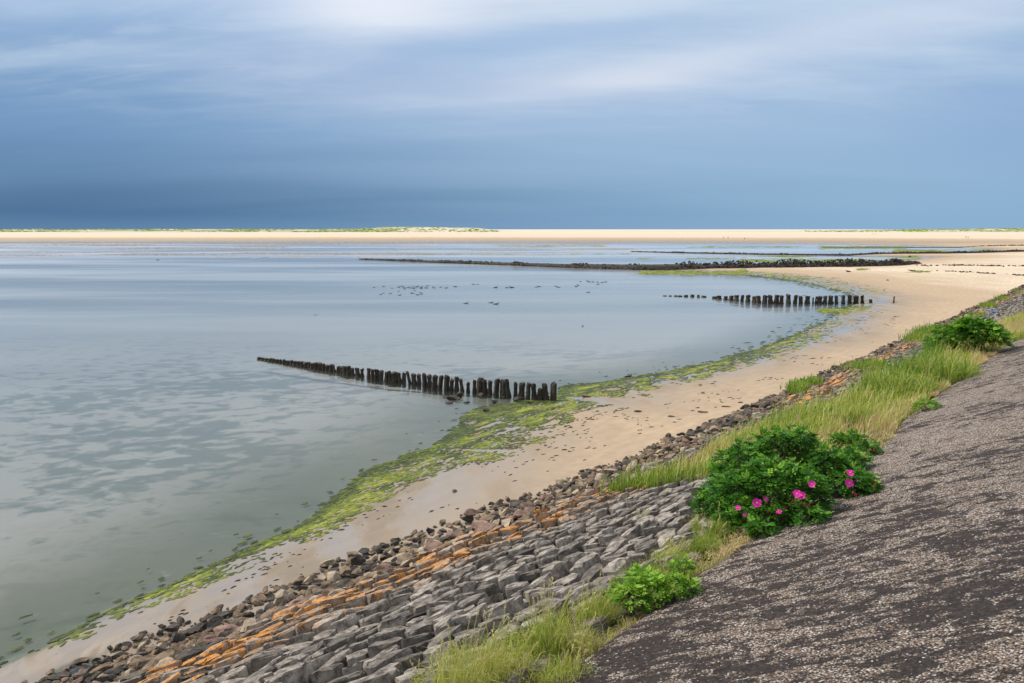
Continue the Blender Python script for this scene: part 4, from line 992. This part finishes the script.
n2 = t.noise(t.map(cp, (.3, 1.0, 1), (0, 0, R(-6)), (3, 2, 0)), 1.7, 6, .55, .3)
n3 = t.noise(t.map(cp, (.5, .9, 1), loc=(7, 1, 0)), .28, 3, .5)
side = t.lin(azm, R(-34), R(34))
low = t.mix(t.sm(side, 0, .95), (.030, .125, .275), (.23, .40, .59))
mid = t.mix(t.sm(side, 0, .6), (.115, .25, .46), (.30, .44, .64))
top = t.mix(t.sm(side, .1, .6), (.32, .46, .66), (.42, .55, .71))
n4 = t.noise(t.map(cp, (.5, 1.1, 1), (0, 0, R(14)), (1, 9, 0)), 4.2, 7, .6, .6)
zen = (.99, 1.03, 1.09)
e1 = t.m('ADD', el, t.m('MULTIPLY', t.m('SUBTRACT', n1, .5), R(7)))
c = t.mix(t.sm(e1, R(-.5), R(8.5)), low, mid)
c = t.mix(t.sm(e1, R(8), R(15)), c, top)
c = t.mix(t.sm(e1, R(14), R(24)), c, zen)
c = t.mix(t.m('MULTIPLY', t.m('MULTIPLY', t.sm(n2, .42, .66), .50), t.sm(el, R(5), R(12))), c, (.58, .68, .79))
c = t.mix(t.sm(el, R(42), R(65)), c, (.42, .52, .68))
c = t.mix(t.m('MULTIPLY', t.m('MULTIPLY', t.sm(n1, .52, .34), .35), t.sm(el, R(8), R(13))), c, (.22, .36, .58))
c = t.mix(t.m('MULTIPLY', t.m('MULTIPLY', t.sm(n4, .46, .68), .18), t.sm(e1, R(5), R(12))), c, (.66, .73, .82))
c = t.mix(t.m('MULTIPLY', t.m('MULTIPLY', t.sm(n4, .48, .30), .22), t.sm(e1, R(5), R(12))), c, (.20, .34, .56))
def blob(az_, el_, wa, we, tilt=0.0):
    da = t.m('SUBTRACT', azm, R(az_)); de = t.m('SUBTRACT', t.m('SUBTRACT', e2, R(el_)), t.m('MULTIPLY', da, tilt))
    q_ = t.m('ADD', t.m('POWER', t.m('DIVIDE', da, R(wa)), 2.0), t.m('POWER', t.m('DIVIDE', de, R(we)), 2.0))
    return t.m('POWER', 2.718, t.m('MULTIPLY', q_, -1.0))
e2 = t.m('ADD', el, t.m('MULTIPLY', t.m('SUBTRACT', n2, .5), R(4)))
for (az_, el_, wa, we, tl, st, cc) in [(-9, 15.3, 5.5, 2.2, 0, .9, (.86, .88, .93)), (-6, 15.5, 14, 2.4, 0, .6, (.66, .70, .80)), (4, 9.5, 13, 1.6, .05, .42, (.56, .61, .74)), (24, 12.4, 16, 1.5, .10, .55, (.62, .68, .80)), (8, 10.2, 7, .9, .1, .45, (.74, .75, .82)),
                                  (2, 12.8, 12, .9, .12, .50, (.30, .44, .66)), (-30, 16, 12, 2.5, 0, .40, (.36, .48, .70)), (33, 7, 7, 3.5, 0, .45, (.18, .32, .56)), (-14, 10.5, 9, 2.0, 0, .3, (.42, .48, .66))]:
    c = t.mix(t.m('MULTIPLY', blob(az_, el_, wa, we, tl), st), c, cc)
c = t.mix(t.m('MULTIPLY', t.sm(el, R(1.2), R(.0)), .22), c, (.25, .42, .60))
c = t.mix(1.0, c, (9.5, 9.5, 9.5), 'MULTIPLY')
c = t.mix(.93, sky.outputs[0], c)
c = t.mix(t.sm(el, R(-.5), R(-2)), c, (1.2, 1.1, 1.0))
bg = t.n('ShaderNodeBackground'); t.set(bg.inputs[0], c); bg.inputs[1].default_value = .1
o = t.n('ShaderNodeOutputWorld'); t.set(o.inputs[0], bg.outputs[0])
w.cycles.sampling_method = 'MANUAL'; w.cycles.sample_map_resolution = 512

ld = bpy.data.lights.new('sun', 'SUN'); ld.energy = 3.6; ld.angle = R(6); ld.color = (1, .93, .82)
so = bpy.data.objects.new('sun', ld); col.objects.link(so)
from mathutils import Vector
sd = Vector((math.sin(SUN_AZ)*math.cos(SUN_EL), math.cos(SUN_AZ)*math.cos(SUN_EL), math.sin(SUN_EL)))
so.rotation_euler = sd.to_track_quat('Z', 'Y').to_euler()

cd = bpy.data.cameras.new('camera'); cd.lens = 28; cd.sensor_width = 36; cd.clip_end = 30000; cd.clip_start = .1
co = bpy.data.objects.new('camera', cd); col.objects.link(co); co.location = (0, 0, H); co.rotation_euler = (math.pi/2-PITCH, 0, 0); sc.camera = co
vs = sc.view_settings; vs.view_transform = 'Standard'; vs.look = 'None'; vs.gamma = 1; vs.exposure = 0.25; vs.use_curve_mapping = False
sc.cycles.use_denoising = True
sc.cycles.max_bounces = 6; sc.cycles.transparent_max_bounces = 12; sc.cycles.caustics_reflective = False; sc.cycles.caustics_refractive = False
